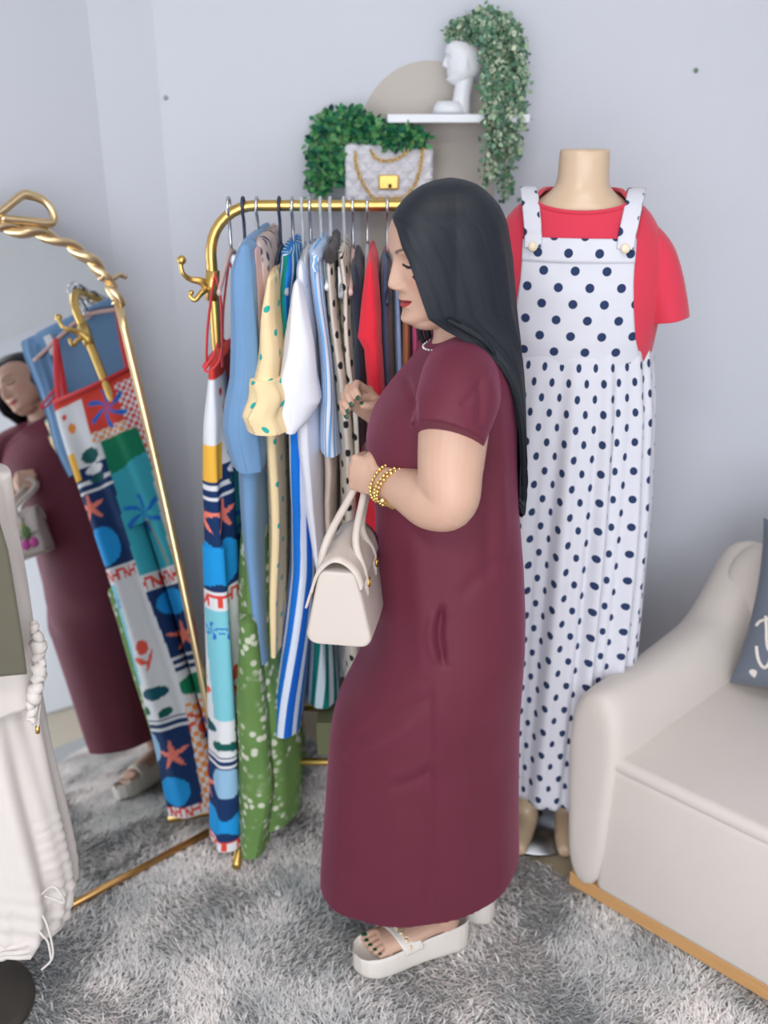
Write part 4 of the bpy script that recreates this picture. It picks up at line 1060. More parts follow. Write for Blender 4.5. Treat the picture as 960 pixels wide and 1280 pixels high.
# far (right) arm and raised hand
SR = Vector((.125, 1.79, 1.345)); ER = Vector((.075, 1.885, 1.14)); WR2 = P(476, 524, 1.815)
addt([Vector((.13, 1.70, 1.34)), SR, SR.lerp(ER, .5), ER], [.06, .055, .050, .043], 22, 5)
addt([ER, ER.lerp(WR2, .4), WR2], [.043, .038, .0265], 20, 5)
hd2 = P(446, 492, 1.80)-WR2
tips2 = hand(WR2, hd2, Vector((-.25, -.95, -.1)), Vector((.35, 0, .9)), .95, [(28, 62, 50), (34, 62, 48), (40, 62, 45), (46, 60, 45)], [(.050, .034, .034), (.064, .026, .048), (.080, .014, .052)], .90)
# lower legs and feet
def foot(heel, toe, zb):
    d = (toe-heel).normalized(); s = Vector((d.y, -d.x, 0)); up = Vector((0, 0, 1)); L = (toe-heel).length
    A = heel+d*.045+up*(zb+.09)
    addt([A+up*.28+Vector((.01, 0, 0)), A+up*.14, A, heel+d*.042+up*(zb+.035)], [.052, .042, .032, .034], 20, 5)
    addt([heel+d*.022+up*(zb+.030), heel+d*.07+up*(zb+.045), heel+d*.12+up*(zb+.036), heel+d*(L-.05)+up*(zb+.020)], [.028, .034, .036, .034], 18, 5, flat=(.62, 1.05, up))
    for i in range(5):
        o = (2-i)*.0150; l_ = [.040, .041, .037, .031, .024][i]; r = [.0125, .0095, .009, .0085, .008][i]
        b0 = heel+d*(L-.062)+s*o+up*(zb+.016)
        addt([b0, b0+d*l_*.55+up*.004, b0+d*l_-up*.003], [r*1.05, r, r*.9], 10, 3); addb(b0+d*l_-up*.003, (r*.95,)*3, 10, 8)
        toes.append((b0+d*(l_+.002)+up*(r*.75), r, d))
toes = []
HN, TN = Vector((.176, 1.668, 0)), Vector((-.052, 1.590, 0))
HF, TF_ = Vector((.246, 1.738, 0)), Vector((.020, 1.800, 0))
foot(HN, TN, .046); near_toes = list(toes); foot(HF, TF_, .046)
addt([Vector((.14, 1.60, .38)), Vector((.13, 1.62, .7)), Vector((.125, 1.64, 1.15))], [.06, .08, .10], 16, 4)
addt([Vector((.19, 1.73, .38)), Vector((.16, 1.69, .7)), Vector((.125, 1.66, 1.15))], [.06, .08, .10], 16, 4)
cv, cf, cn = remeshed(BV, BF, .0024, 3, .5)
# face paint fields, in head coordinates
q = (cv-np.array(HC))/HS; lf = q @ np.array(fwv); ls = np.abs(q @ np.array(sdv)); lu = q @ np.array(upv_)+.11
onf = (lf > .055) & (lu > .0) & (lu < .2)
uc = .0485+.0035*(ls/.024)**2
hup = .0056*np.clip(1-(ls/.026)**2, 0, 1)**.7*(1-.18*np.exp(-(ls/.004)**2)); hlo = .0088*np.clip(1-(ls/.025)**2, 0, 1)**.8
lip = np.where(lu > uc, 1-(lu-uc)/np.maximum(hup, 1e-4), 1-(uc-lu)/np.maximum(hlo, 1e-4)); lip = np.where(onf & (ls < .0255), np.clip(lip, -1, 1), -1)
mouth = np.where(onf & (ls < .0265), 1-np.abs(lu-uc)/.0016, -1)
bx = (ls-.010)/.040; bc = .1325+.0085*np.sin(np.clip(bx, 0, 1)*PI*.62); bt = .0042*(1-np.clip(bx, 0, 1)*.6)
brow = np.where(onf & (bx > 0) & (bx < 1.1), 1-np.abs(lu-bc)/bt, -1)
ex_ = (ls-.0175)/.0275; ec = .1135-.0042*np.sin(np.clip(ex_, 0, 1)*PI)+.001*ex_; lash = np.where(onf & (ex_ > -.05) & (ex_ < 1.12), 1-np.abs(lu-ec)/.0030, -1)
shadow = np.where(onf, np.exp(-((ls-.031)/.016)**2-((lu-.121)/.0075)**2), 0)
blush = np.where(onf, np.exp(-((ls-.045)/.022)**2-((lu-.083)/.018)**2), 0)
mk('body', cv, cf, skinmat('warm light skin', (203, 164, 143)), person, attrs=dict(lip=lip, mouth=mouth, brow=brow, lash=lash, shadow=shadow, blush=blush))
polish = plain('dark green nail polish', (36, 82, 58), .2)
def nail(c, td, nd, r=.0048, par=None):
    b = MB(); V, F = ball((0, 0, 0), 1, 10, 8); side = td.cross(nd).normalized()
    b.add([c+td*(v.x*r*1.35)+side*(v.y*r)+nd*(v.z*r*.35) for v in V], F); b.build('nail', polish, par or person)
for c, td, nd in tips1+tips2: nail(c, td, nd)
for c, r, d in toes: nail(c, d, (Vector((0, 0, 1))*.8+d*.5).normalized(), r*.5)
# lashes
fsel = np.where((lf > .06) & (lu > .09) & (lu < .13))[0]; lss = q @ np.array(sdv)
def on_face(s_, u_, lift):
    i = fsel[np.argmin((lss[fsel]-s_)**2+(lu[fsel]-u_)**2)]; return Vector(cv[i])+Vector(cn[i])*lift
for sg in (1, -1):
    lb_ = MB(); ks = np.linspace(0, 1, 12)
    lb_.tube([on_face((.0185+.0255*k)*sg, .1130-.0042*math.sin(k*PI)+.001*k, .0004) for k in ks], [.0004, .0012, .0015, .0014, .0008], 6)
    for k in np.linspace(.35, 1.0, 7):
        b_ = on_face((.0185+.0255*k)*sg, .1130-.0042*math.sin(k*PI)+.001*k, .0004)
        lb_.tube([b_, b_+fwv*.0022-upv_*.0018+sdv*(.0006*sg), b_+fwv*.0042-upv_*.0018+sdv*(.0016*sg*k)], [.0004, .0003, .0001], 4)
    lb_.build('eyelashes', plain('black lashes', (24, 20, 22), .5), person, kind='stuff')
# ---- dress
tab = [(412, 566, 598, .050), (418, 553, 610, .075), (427, 541, 620, .105), (440, 526, 630, .135), (455, 512, 636, .155), (475, 494, 641, .168), (500, 474, 643, .172), (520, 463, 645, .172), (545, 457, 645, .168), (570, 459, 645, .163), (600, 465, 646, .158), (640, 469, 648, .158), (700, 470, 653, .165), (760, 468, 655, .175), (800, 460, 654, .18), (840, 441, 651, .180), (880, 419, 648, .176), (910, 412, 647, .170), (1000, 407, 646, .160), (1080, 402, 645, .150), (1106, 401, 643, .145)]
R = []
rows = 220; ty = [t[0] for t in tab]
for i in range(rows):
    y = 412+(1106-412)*i/(rows-1)
    k_ = lambda c: float(np.interp(y, ty, [t[c] for t in tab]))
    sm_ = lambda c: (k_(c)*2+float(np.interp(y-8, ty, [t[c] for t in tab]))+float(np.interp(y+8, ty, [t[c] for t in tab])))/4
    A = P(sm_(1), y, YP); B = P(sm_(2), y, YP); z = A.z; cx = (A.x+B.x)/2; a = (B.x-A.x)/2; w_ = sm_(3); ring = []
    lowk = max(0, (y-860)/246); ev = float(np.interp(y, [412, 520, 700, 900, 1106], [2.2, 2.15, 2.2, 2.3, 2.35]))
    for j in range(160):
        t = 2*PI*j/160; x, yy = superell(np.array([t]), a, w_, ev)
        f = .006*lowk*(math.sin(7*t+1.0)+.7*math.sin(11*t+2.2+lowk))
        zz = z
        # hem: slightly lower at the front, lifted at the near right
        if y > 1000: zz += ((y-1000)/106)**1.5*((.058 if math.cos(t) > 0 else .020)*math.cos(t)+.026+.008*math.sin(2*t+.5))
        ring.append((cx+float(x[0])*(1+f), YP+float(yy[0])*(1+f*2)+(.0 if y > 500 else .0), zz))
    R.append(ring)
V, F = rings(np.array(R), cap0=True, cap1=True)
BV = list(V); BF = list(F)
# bust and sleeves
addb(P(490, 545, YP-.055)+Vector((.026, 0, 0)), (.060, .062, .062)); addb(P(490, 545, YP+.055)+Vector((.026, 0, 0)), (.060, .062, .062))
e1 = P(558, 545, 1.437)
addt([Vector((.13, 1.60, 1.352)), Vector((.122, 1.52, 1.348)), SH.lerp(e1, .5)+Vector((0, -.010, 0)), e1], [.062, .0655, .0645, .061], 30, 6)
e2 = SR.lerp(ER, .5); addt([Vector((.13, 1.70, 1.352)), SR, SR.lerp(e2, .5), e2+Vector((0, .008, 0))], [.060, .064, .062, .058], 26, 6)
dv, df, dn = remeshed(BV, BF, .0040, 3, .5)
def topx(v):
    X, Y, Z = v[:, 0], v[:, 1], v[:, 2]-CAM_H; zc = Y*math.cos(PITCH)-Z*math.sin(PITCH)
    return 480+FPX*X/zc, 640-FPX*(Y*math.sin(PITCH)+Z*math.cos(PITCH))/zc
px_, py_ = topx(dv)
def dist(poly):
    d = np.full(len(dv), 1e9); s = np.zeros(len(dv)); pl = [Vector((a, b_, 0)) for a, b_ in poly]; pl = catmull(pl, 5); n_ = len(pl)-1
    for i in range(n_):
        ax_, ay_, bx_, by_ = pl[i].x, pl[i].y, pl[i+1].x, pl[i+1].y; L = (bx_-ax_)**2+(by_-ay_)**2
        t = np.clip(((px_-ax_)*(bx_-ax_)+(py_-ay_)*(by_-ay_))/L, 0, 1); dd = np.hypot(px_-ax_-t*(bx_-ax_), py_-ay_-t*(by_-ay_)); m = dd < d; d[m] = dd[m]; s[m] = (i+t[m])/n_
    return d, s
near = (dv[:, 1] < YP) & (dn[:, 1] < .2)
disp = np.zeros(len(dv))
for poly, amp, w_ in [([(555, 755), (549, 775), (547, 795), (550, 817), (558, 836)], -.011, 3.6), ([(554, 765), (552, 795), (556, 825)], -.008, 4.5),
                      ([(543, 762), (538, 795), (545, 830)], .0035, 5), ([(566, 766), (569, 790), (566, 825)], -.0015, 6),
                      ([(425, 930), (460, 915), (500, 893), (545, 868)], -.004, 9), ([(430, 950), (470, 935), (520, 905)], .003, 8), ([(485, 985), (515, 978), (542, 962)], -.0035, 7), ([(480, 972), (515, 962), (545, 945)], .003, 8),
                      ([(538, 845), (537, 950), (537, 1060), (536, 1150)], -.0035, 6), ([(548, 860), (552, 980), (556, 1120)], .0035, 14), ([(500, 1010), (498, 1080), (494, 1140)], .003, 12), ([(598, 900), (604, 1010), (612, 1110)], -.003, 12),
                      ([(600, 470), (602, 500), (601, 535)], -.006, 5), ([(612, 470), (622, 520), (626, 600), (630, 700)], .0045, 8), ([(606, 560), (610, 640), (612, 730)], -.0045, 9), ([(645, 690), (600, 720), (575, 750)], -.003, 9),
                      ([(598, 480), (585, 500), (575, 505)], -.003, 5), ([(505, 470), (515, 500), (517, 540)], -.0055, 5), ([(490, 600), (500, 680), (505, 760), (500, 850)], -.003, 12), ([(520, 690), (528, 760), (530, 850)], .003, 12), ([(470, 590), (500, 640), (540, 690)], -.003, 10)]:
    d, s = dist(poly); e = np.clip(np.minimum(s, 1-s)/.18, 0, 1)**.7; disp += np.where(near, amp*np.exp(-(d/w_)**2)*np.maximum(e, .05), 0)
zz = dv[:, 2]
disp += .0018*np.sin(dv[:, 0]*30+dv[:, 1]*22+zz*4)*np.clip((1.1-zz)/.5, 0, 1)
dv = dv+dn*disp[:, None]
mar = NT('maroon jersey'); mar.set(Roughness=.62); mar.b.inputs['Specular IOR Level'].default_value = .3; mar.b.inputs['Sheen Weight'].default_value = .35; mar.b.inputs['Sheen Roughness'].default_value = .4; mar.b.inputs['Sheen Tint'].default_value = srgb(200, 110, 150)
mar.l(mar.mix(mar.noise(14, 3, mar.obj()), srgb(92, 32, 48), srgb(100, 37, 55)), mar.b.inputs['Base Color']); mar.bump(mar.noise(900, 2, mar.obj()), .15, .0006)
mk('dress', dv, df, mar.m, person)
# stitched edges of collar and near sleeve
# ---- hair
HRW = [(222.5, 568, 556, .010, 0), (225, 582, 541, .030, 0), (230, 596, 527, .046, 0), (238, 608, 514, .060, 0), (248, 618, 503, .072, 0), (258, 626, 495, .080, 0), (268, 631, 490, .085, 489.5), (280, 635, 488, .090, 497), (300, 638, 487, .092, 503), (320, 641, 487, .092, 512.5), (345, 643, 487, .092, 520), (370, 645, 487, .091, 528), (385, 646, 488, .090, 533), (400, 647, 488, .091, 553), (412, 648, 0, .094, 575), (425, 649, 0, .099, 598), (440, 650, 0, .104, 616), (460, 651, 0, .106, 628), (480, 652, 0, .104, 635), (520, 653, 0, .094, 643), (560, 654, 0, .080, 647), (600, 653, 0, .060, 648), (628, 651, 0, .040, 648)]
hy = [r[0] for r in HRW]; R = []; NH = 240; rowsH = 150
hrng = np.random.default_rng(11); streak = np.convolve(hrng.normal(0, 1, NH+8), np.ones(5)/5, 'same')[4:-4]; streak2 = np.repeat(hrng.normal(0, 1, NH//8+2), 8)[:NH]
streak2 = np.convolve(np.pad(streak2, 6, mode='edge'), np.ones(9)/9, 'same')[6:-6]
for i in range(rowsH):
    k = i/(rowsH-1); y = 222.5+(628-222.5)*(k if k > .15 else .15*(k/.15)**1.35)
    g_ = lambda c: float(np.interp(y, hy, [r[c] for r in HRW]))
    z = P(0, y, YP).z; cxp = 566; xe = g_(4) if y > 268 else 489
    C = max(cxp, xe if y > 385 else cxp); X = lambda p, Y_=YP: P(p, y, Y_).x
    ab = X(g_(1))-X(C); xf = min(g_(2), 488) if y > 268 else g_(2)
    af = X(C)-X(488 if g_(2) < 480 or y > 395 else g_(2)); w_ = g_(3)
    if y <= 262: pe = PI*.999
    else:
        v_ = (X(C)-X(xe))/af; pe = math.acos(max(-1, min(1, -v_))); 
        if y < 275: pe = pe+(PI-pe)*(275-y)/13*.6
    row = []
    for j in range(NH):
        s = -1+2*j/(NH-1); phi = s*pe; c_, s_ = math.cos(phi), math.sin(phi); e = 2.25
        r = (abs(c_)**e+abs(s_)**e)**(-1/e)
        bump_ = (.0011*streak[j]+.0016*streak2[j])*(min(1, max(0, (y-226)/170))**.8)
        sway = .004*math.sin(k*5+s*3)*k
        x = X(C)+c_*r*((ab if c_ > 0 else af)+bump_); yy = YP+s_*r*(w_+bump_)*-1+sway*.3; yy -= (X(C)-x)*.42*(1-min(1, max(0, (y-385)/40)))*(1 if x < X(C) else .3)
        zz_ = z
        if y > 560: zz_ = z-.02*streak2[j]*((y-560)/68)
        row.append((x, yy, zz_))
    R.append(row)
V, F = rings(np.array(R), closed=False)
hm = NT('straight black hair'); hm.set(Roughness=.5); hm.b.inputs['Specular IOR Level'].default_value = .3
mp_ = hm.n('ShaderNodeMapping'); hm.l(hm.uv(), mp_.inputs[0]); mp_.inputs['Scale'].default_value = (420, 3, 1)
n1 = hm.noise(1, 3, mp_.outputs[0]); hm.l(hm.mix(n1, srgb(17, 19, 25), srgb(36, 41, 50)), hm.b.inputs['Base Color']); hm.bump(n1, .5, .0012)
UV = [(j/NH, i/rowsH) for i in range(rowsH) for j in range(NH)]
o = mk('hair', V, F, hm.m, person, uv=np.array(UV)); solidify(o, .007, -1)
hair_o = o
ws = MB()
def wisp(pts, Y_, r=.0022): ws.tube(catmull([P(x, y, Y_+(dy if True else 0)) for x, y, dy in pts], 6), [r*.8, r, r*.8, .0003], 6)
wisp([(497, 272, 0), (502, 292, 0), (507, 312, 0), (511, 326, 0), (515, 338, 0)], 1.573, .0016)
wisp([(519, 332, .01), (522, 350, .004), (526, 366, 0), (530, 381, 0)], 1.566, .0030)
wisp([(521, 338, .01), (525, 352, .004), (529, 364, 0), (537, 374, 0)], 1.565, .0030)
wisp([(516, 345, 0), (528, 358, -.003), (534, 368, 0), (538, 377, 0)], 1.563, .0025)
wisp([(522, 352, 0), (533, 368, 0), (546, 388, 0), (563, 403, .004)], 1.562, .0035)
wisp([(530, 362, 0), (545, 384, 0), (560, 398, .0), (575, 409, .004)], 1.560, .0045)
wisp([(560, 400, 0), (585, 414, 0), (606, 428, 0), (622, 448, .01)], 1.545, .005)
wisp([(575, 405, 0), (598, 420, 0), (616, 440, .005), (632, 470, .02)], 1.545, .0045)
wisp([(524, 395, 0), (524, 412, 0), (530, 428, 0), (543, 446, -.01)], 1.70, .006)
wisp([(530, 398, 0), (534, 416, 0), (540, 432, 0), (550, 445, -.01)], 1.71, .007)
wisp([(540, 395, 0), (548, 410, 0), (553, 426, 0), (556, 440, -.01)], 1.725, .010)
ws.build('hair_strands', hm.m, person, kind='stuff')
# ---- jewellery
sh_gold = plain('polished gold beads', (236, 204, 130), .18, 1.)
def bracelet(c, axis, r, nb_, rb, tilt=(0, 0, 0), sx=1.0):
    axis = Vector(axis).normalized(); u_ = axis.cross(Vector((0, 0, 1))).normalized(); v_ = axis.cross(u_); b = MB()
    for i in range(nb_):
        a = 2*PI*i/nb_; b.ball(c+u_*math.cos(a)*r*sx+v_*math.sin(a)*r, rb*(1+.25*(i % 5 == 0)), 8, 6)
    return b.build('bracelet', sh_gold, person, kind='stuff')
fa = (WR-EL).normalized(); fa2 = (fa+Vector((.0, .0, .25))).normalized(); fa3 = (fa+Vector((.15, .0, .45))).normalized()
bracelet(WR-fa*.006, fa2, .0345, 30, .0034); bracelet(WR-fa*.026, fa3, .0385, 32, .0032); bracelet(WR-fa*.034+Vector((0, 0, -.002)), fa3, .0395, 30, .0032)
ch_ = MB()
for k in range(7): ch_.ball(P(478+k*2.2, 632+k*1.2, WR.y-.075+.004*k)+Vector((0, .02, 0)), (.0050, .0025, .0050), 10, 6)
ch_.build('bracelet_charm', sh_gold, person, kind='stuff')
nk = MB()
for i in range(26):
    a = -1.9+3.8*i/25; nk.ball(Vector((.128-.060*math.cos(a), YP-.062*math.sin(a), 1.398-.012*math.cos(a))), .0024, 8, 6)
nk.build('necklace', plain('silver pearl', (235, 232, 228), .15, .6), person, kind='stuff')
# ---- platform clogs
clog = plain('off-white rubber', (222, 214, 206), .45, var=.02)
def shoe(heel, toe, lab):
    ctr = (heel+toe)/2; d = (toe-heel).normalized(); s = Vector((d.y, -d.x, 0)); up = Vector((0, 0, 1))
    ext = heel-d*.014; L = (toe-heel).length+.030
    sh = bpy.data.objects.new('platform_clog', None); COL.objects.link(sh); sh.location = ctr; sh.parent = person; bpy.context.view_layer.update(); sh.matrix_parent_inverse = person.matrix_world.inverted()
    bpy.context.view_layer.update()
    T = [0, .012, .04, .09, .17, .28, .42, .58, .74, .88, .96, .99, 1]
    Wd = [.004, .016, .029, .039, .046, .048, .044, .039, .037, .035, .028, .018, .004]
    Zt = [.084, .086, .087, .087, .085, .080, .073, .067, .064, .062, .061, .060, .059]   # from heel (t=0) to toe
    Zb = [.006, .003, .001, 0, 0, 0, 0, 0, 0, .002, .008, .012, .016]
    ts = np.linspace(0, 1, 60)**1.0; ts = .5-.5*np.cos(ts*PI); R = []
    wf_ = lambda t: float(np.interp(t, [1-q for q in T[::-1]], Wd[::-1]))
    for t in ts:
        w_ = float(np.interp(t, [0, .02, .06, .12, .25, .4, .55, .7, .82, .92, .97, 1], [.008, .022, .031, .035, .036, .036, .040, .046, .047, .040, .028, .006])); zt_ = float(np.interp(t, [0, .2, .5, .75, 1], [.086, .080, .068, .062, .060])); zb_ = float(np.interp(t, [0, .04, .85, 1], [.010, .002, .0, .012]))
        prof = [(-1, .18), (-1.02, .5), (-1.0, .86), (-.93, 1.0), (-.84, 1.0), (-.80, .74), (-.4, .70), (0, .69), (.4, .70), (.80, .74), (.84, 1.0), (.93, 1.0), (1.0, .86), (1.02, .5), (1, .18), (.9, .02), (.4, 0), (-.4, 0), (-.9, .02)]
        c = ext+d*(L*t); R.append([tuple(c+s*(w_*a)+up*(zb_+(zt_-zb_)*b_+.004)) for a, b_ in prof])
    V, F = rings(np.array(R), cap0=True, cap1=True); o = mk('sole', V, F, clog, sh); subsurf(o, 1)
    # strap over the instep, thicker towards the heel
    zt_of = lambda t: float(np.interp(t, [0, .2, .5, .75, 1], [.086, .080, .068, .062, .060])); w_of = lambda t: float(np.interp(t, [0, .02, .06, .12, .25, .4, .55, .7, .82, .92, .97, 1], [.008, .022, .031, .035, .036, .036, .040, .046, .047, .040, .028, .006]))
    sg = 1 if s.y > 0 else -1
    def strap_pt(k, a, pad=0.):
        """k 0..1 from the heel edge of the strap to its toe edge, a 0..pi from the near side over the foot"""
        t = .44+.17*k+.16*(a/PI); c = ext+d*(L*t); return c-s*(sg*w_of(t)*(1.0+pad*8)*math.cos(a))+up*(zt_of(t)-.010+(.036+pad)*math.sin(a)**.75)
    R = [[tuple(strap_pt(k, a)) for a in np.linspace(0.0, PI, 26)] for k in np.linspace(0, 1, 10)]
    V, F = rings(np.array(R), closed=False); o = mk('upper_strap', V, F, clog, sh); solidify(o, .005, 1); subsurf(o, 1)
    p = MB()
    for a in (.35, .78, 1.22, 1.66):
        q = strap_pt(.62, a, .005); outd = (q-(ext+d*(L*.55)+up*.05)).normalized(); u2 = outd.cross(up).normalized(); v2 = outd.cross(u2)
        p.tube([q+u2*(.0075*math.cos(b_))+v2*(.0075*math.sin(b_)) for b_ in np.linspace(0, 2*PI, 16, endpoint=False)], .0015, 6, closed=True); p.ball(q, .0050, 12, 8)
    p.build('ring_studs', plain('pale gold studs', (226, 208, 178), .3, .6), sh, kind='stuff')
    sh['label'] = lab
    return sh
shoe(HN, TN, 'off-white platform clog nearest the camera'); shoe(HF, TF_, 'off-white platform clog behind the other foot')
# ------------------------------------------------------------------ cream handbag in her hand
BX0, BX1 = P(382, 790, 1.45).x, P(465, 800, 1.45).x; BC = (BX0+BX1)/2+.013; BYAW = math.radians(-9); BY0, BY1 = 1.440, 1.612
zb_ = P(425, 806, 1.45).z; zt_ = P(430, 712, 1.45).z
bag = empty('handbag', (BC, (BY0+BY1)/2, zb_), 'cream leather handbag with two handles hanging from her hand', 'handbag')
bl = NT('cream smooth leather'); bl.set(Roughness=.42); bl.b.inputs['Base Color'].default_value = srgb(203, 191, 182); bl.bump(bl.noise(260, 3, bl.obj()), .12, .0008); bl = bl.m
hwB = (BX1-BX0)/2; hgt = zt_-zb_
prof = []
def corner_(cx, cz, r, a0, a1, n=6): return [(cx+r*math.cos(a), cz+r*math.sin(a)) for a in np.linspace(a0, a1, n)]
prof += corner_(hwB-.018, .020, .018, -PI/2, .15); prof += [(hwB-.006, .05), (hwB-.016, .10)]; prof += corner_(hwB*.56-.010, hgt-.012, .012, .3, PI/2)
prof = prof+[(-x, z) for x, z in prof[::-1]]
R = []
for y, sc_ in [(BY0-.0005, .04), (BY0-.0004, .5), (BY0-.0002, .86), (BY0, .93), (BY0+.004, .985), (BY0+.012, 1), (BY0+.06, 1.01), ((BY0+BY1)/2, 1.015), (BY1-.06, 1.01), (BY1-.012, 1), (BY1-.004, .985), (BY1, .93), (BY1+.0003, .5), (BY1+.0004, .04)]:
    R.append([(BC+x*sc_, y, zb_+hgt/2+(z-hgt/2)*(.5+sc_/2)) for x, z in prof])
V, F = rings(np.array(R), cap0=True, cap1=True); o = mk('bag_body', V, F, bl, bag); 
# flap folded over the top
fl_ = []
for y in np.linspace(BY0-.003, BY1+.003, 12):
    r_ = [(-hwB*.93, hgt*.50), (-hwB*.84, hgt*.62), (-hwB*.70, hgt*.80), (-hwB*.60, hgt*.93), (-hwB*.45, hgt+.004), (-hwB*.2, hgt+.016), (0, hgt+.020), (hwB*.2, hgt+.016), (hwB*.45, hgt+.006), (hwB*.60, hgt*.95), (hwB*.70, hgt*.82)]
    fl_.append([(BC+x, y, zb_+z) for x, z in [tuple(q) for q in [(v.x, v.y) for v in catmull([Vector((a, b_, 0)) for a, b_ in r_], 4)]]])
V, F = rings(np.array(fl_), closed=False); o = mk('flap', V, F, bl, bag); solidify(o, .004, 1)
for y in (BY0-.002, BY1+.002):
    MB().tube(catmull([(BC+x, y, zb_+z) for x, z in [(-hwB*.80, hgt*.70), (-hwB*.62, hgt*.92), (-hwB*.42, hgt+.006), (-hwB*.15, hgt+.019), (hwB*.15, hgt+.019), (hwB*.42, hgt+.008), (hwB*.60, hgt*.95), (hwB*.72, hgt*.80)]], 5), .0028, 8).build('flap_piping', bl, bag)
FH = WR+hd.normalized()*.060+Vector((.2, .9, -.15)).normalized()*.022       # inside the fist
FH = Matrix.Rotation(-BYAW, 3, 'Z') @ (FH-bag.location)+bag.location
for sx in (-1, 1):
    xb = BC+sx*hwB*.60; za = zb_+hgt*.88
    pth = [(xb+sx*.006, BY0+.045, za-.045), (xb+sx*.004, BY0+.040, za), (BC+sx*.024-.004, BY0+.065, za+.05), (FH.x+sx*.010, FH.y-.022, FH.z-.030), (FH.x+sx*.006, FH.y, FH.z+.002), (FH.x+sx*.010, FH.y+.022, FH.z-.030), (BC+sx*.024-.004, BY1-.05, za+.05), (xb+sx*.004, BY1-.045, za), (xb+sx*.006, BY1-.045, za-.045)]
    MB().tube(catmull(pth, 8), .0078, 12, flat=(.85, .85, (1, 0, 0))).build('handle', bl, bag)
    for y in (BY0+.045, BY1-.045):
        c = Vector((xb+sx*.012, y, za-.020)); rg = MB(); rg.tube([c+Vector((0, .008*math.cos(a), .008*math.sin(a))) for a in np.linspace(0, 2*PI, 16, endpoint=False)], .0018, 6, closed=True); rg.build('handle_ring', gold, bag)
# tulip charm on the far long side, seen in the mirror
ch0 = Vector((BC-hwB*.88, BY1-.035, zb_+.075)); b = MB(); b.tube(catmull([ch0+Vector((.012, 0, .06)), ch0+Vector((-.002, 0, .03)), ch0], 5), .0015, 6); b.build('charm_cord', plain('green cord', (88, 120, 70), .7), bag)
b = MB(); b.tube([ch0+Vector((-.006, 0, .035)), ch0+Vector((-.008, 0, .01)), ch0+Vector((-.006, 0, -.02))], [.003, .016, .006], 12, flat=(.3, 1, (1, 0, 0))); b.build('charm_leaf', plain('felt green', (96, 124, 70), .8), bag)
for k in (-1, 1): MB().ball(ch0+Vector((-.006, k*.013, -.035)), (.012, .014, .018), 12, 10).build('charm_petal', plain('felt magenta', (200, 80, 160), .7), bag)
bag.rotation_euler = (0, 0, BYAW)
# ------------------------------------------------------------------ dress form in the left foreground
SX, SY = -.868, 1.485
form = empty('display_stand', (SX, SY, 0), 'dark round stand base at the lower left corner under the cream trousers', 'display stand')
dk = plain('dark grey brown metal', (78, 72, 66), .45, .3)
b = MB(); b.tube([(SX, SY, .0), (SX, SY, .012), (SX, SY, .026), (SX, SY, .034), (SX, SY, .036)], [.118, .124, .122, .112, .02], 56); b.build('round_base', dk, form)
MB().tube([(SX, SY, .03), (SX, SY, 1.0)], .012, 14).build('pole', dk, form)
MB().tube([(SX, SY, .98), (SX, SY, 1.04), (SX, SY, 1.2), (SX-.01, SY, 1.3)], [.09, .115, .10, .03], 24, flat=(1.15, .75, (1, 0, 0))).build('torso_form', plain('linen form', (196, 186, 172), .9), form)
ecru = fabric('ecru crinkled cotton', (214, 205, 199), .9, .03, 20, 600, .5)
tr = empty('cream_trousers', (SX, SY, .6), 'cream trousers with ruched drawstring hems on the stand at the left edge', 'trousers')
def leg_(cx, sgn, nm):
    R = []; ys = [640, 700, 760, 845, 900, 960, 1020, 1080, 1105, 1130, 1150]
    xr = [4, 14, 22, 36, 48, 60, 74, 87, 90, 86, 76]
    for i in range(120):
        k = i/119; y = 640+(1150-640)*k; x_ = float(np.interp(y, ys, xr)); q = P(x_, y, SY-.01); z = q.z
        outer = q.x-SX; a = outer*.52; c = SX+sgn*(outer-a); ring = []; low = max(0, (y-1050)/100)
        for j in range(140):
            t = 2*PI*j/140; am = .0035+.004*k
            f = am*math.sin(9*t+2*math.sin(3*k)+k*3)+.5*am*math.sin(16*t-4*k)
            f += low*(.003*math.sin(28*t)+.003*math.sin(k*170+2*math.sin(3*t)))
            if abs(math.sin(t+.35)) < .3 and y > 1000: f += .0022*math.sin(k*260)
            xx, yy = superell(np.array([t]), a+f, .085+.02*k+f, 2.2); ring.append((c+float(xx[0])*1.0, SY-.008+float(yy[0]), z))
        R.append(ring)
    V, F = rings(np.array(R)); o = mk(nm, V, F, ecru, tr); solidify(o, .003); return R
Rr = leg_(0, 1, 'trouser_leg'); leg_(0, -1, 'trouser_leg')
# ruched drawstring channel and ties at the hem
rz = MB(); base_r = Rr[-1]
for i_, dz_ in ((0, .004), (1, .017), (2, .031)):
    rz.tube([Vector(p)+Vector((.004*math.sin(j*1.3), -.002, dz_+.004*math.sin(j*.9+i_))) for j, p in enumerate(base_r[::3])], .0062, 8, closed=True)
rz.build('ruched_cuff', ecru, tr)
def cord(pts, r=.0022): MB().tube(catmull([P(x, y, Y_) for x, y, Y_ in pts], 7), r, 8).build('drawstring', ecru, tr)
cord([(52, 1118, 1.40), (66, 1108, 1.38), (78, 1120, 1.38), (80, 1128, 1.39), (68, 1124, 1.39), (56, 1120, 1.40)])
cord([(20, 1140, 1.40), (16, 1168, 1.39), (24, 1188, 1.39), (31, 1172, 1.39), (28, 1146, 1.40)])
cord([(46, 1130, 1.40), (60, 1160, 1.385), (66, 1195, 1.38), (52, 1212, 1.38)]); cord([(40, 1150, 1.395), (52, 1168, 1.38), (60, 1178, 1.38), (64, 1200, 1.38)])
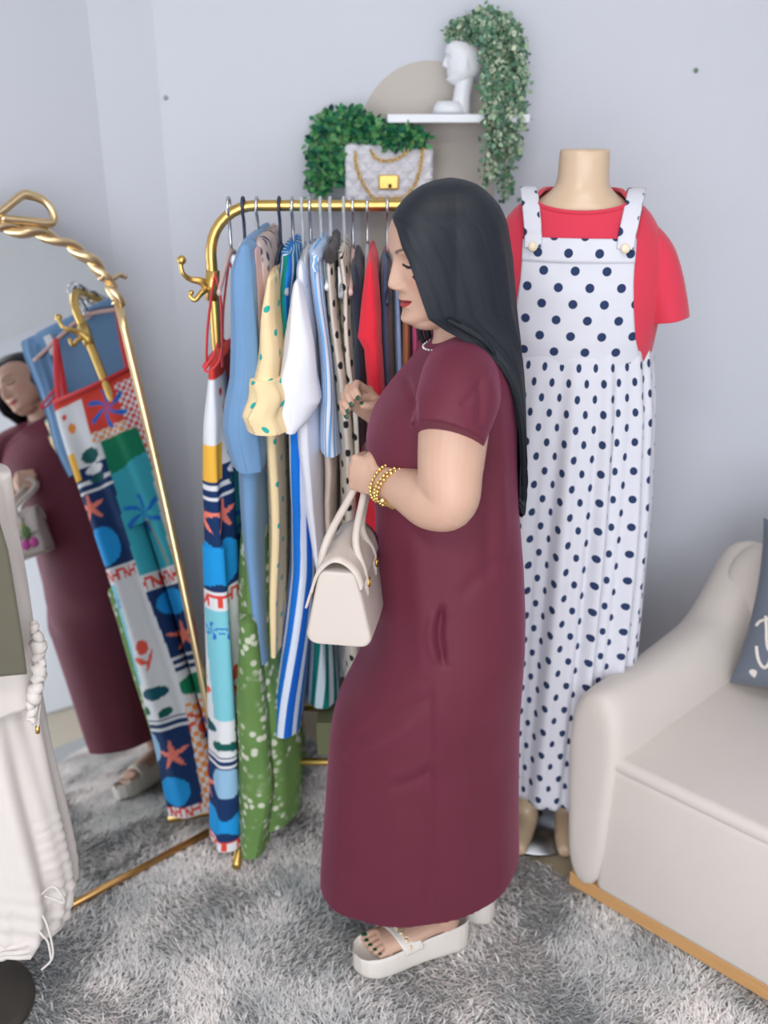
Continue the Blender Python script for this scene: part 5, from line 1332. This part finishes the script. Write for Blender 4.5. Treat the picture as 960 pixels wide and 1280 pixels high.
# cream side piece with ruching, and the olive panel in front
sd = empty('cream_blouse', (SX, SY, 1.0), 'cream blouse with a frilly drawn side edge behind the olive panel', 'blouse')
R = []
for i in range(60):
    k = i/59; y = 600+(880-600)*k; x_ = float(np.interp(y, [600, 670, 740, 800, 845, 880], [0, 8, 24, 35, 40, 42])); q = P(x_, y, SY-.05); outer = q.x-SX; ring = []
    for j in range(100):
        t = 2*PI*j/100; f = .003*math.sin(8*t+3*k)+.0015*math.sin(17*t-6*k); xx, yy = superell(np.array([t]), outer+f, .105+f, 2.3); ring.append((SX+float(xx[0]), SY-.03+float(yy[0]), q.z))
    R.append(ring)
rf_ = MB(); rp_ = []; rr_ = []
for i in range(60):
    y = 778+(905-778)*i/59; x_ = 40+10*math.sin(PI*min(1, i/45))+2.5*math.sin(i*.9); rp_.append(P(x_, y, SY-.075+.004*math.sin(i*1.3))); rr_.append((.010+.0022*math.sin(i*1.05)+.0022*math.sin(i*.47+1)+.0015*math.sin(i*2.3))*min(1, .4+i/12)*min(1, .3+(59-i)/14))
rf_.tube(rp_, rr_, 14); rf_.build('drawn_ruffle', ecru, sd)
V, F = rings(np.array(R), cap0=True); o = mk('blouse_body', V, F, ecru, sd); solidify(o, .0025)
MB().tube(catmull([P(50, 880, 1.42), P(48, 900, 1.42), P(47, 915, 1.42)], 4), .002, 8).build('side_tie', ecru, sd); MB().tube([P(47, 908, 1.42), P(47, 916, 1.42)], .004, 10).build('cord_end', gold, sd)
ol = empty('olive_vest', (SX, SY-.1, 1.0), 'olive grey cloth panel over the cream blouse at the left edge', 'vest')
R = []
for i in range(50):
    k = i/49; y = 640+(845-640)*k; x_ = float(np.interp(y, [640, 690, 740, 800, 845], [-6, 8, 16, 25, 31])); q = P(x_, y, SY-.145); outer = q.x-SX; ring = []
    for j in range(60):
        t = j/59; X_ = SX-.02+(outer+.02)*t; ring.append((X_, SY-.148-.004*math.sin(9*t+2*k)+.010*t**4, q.z+.004*(1-t)*0))
    R.append(ring)
V, F = rings(np.array(R), closed=False); o = mk('vest_panel', V, F, fabric('olive grey cloth', (96, 92, 78), .85), ol); solidify(o, .006)
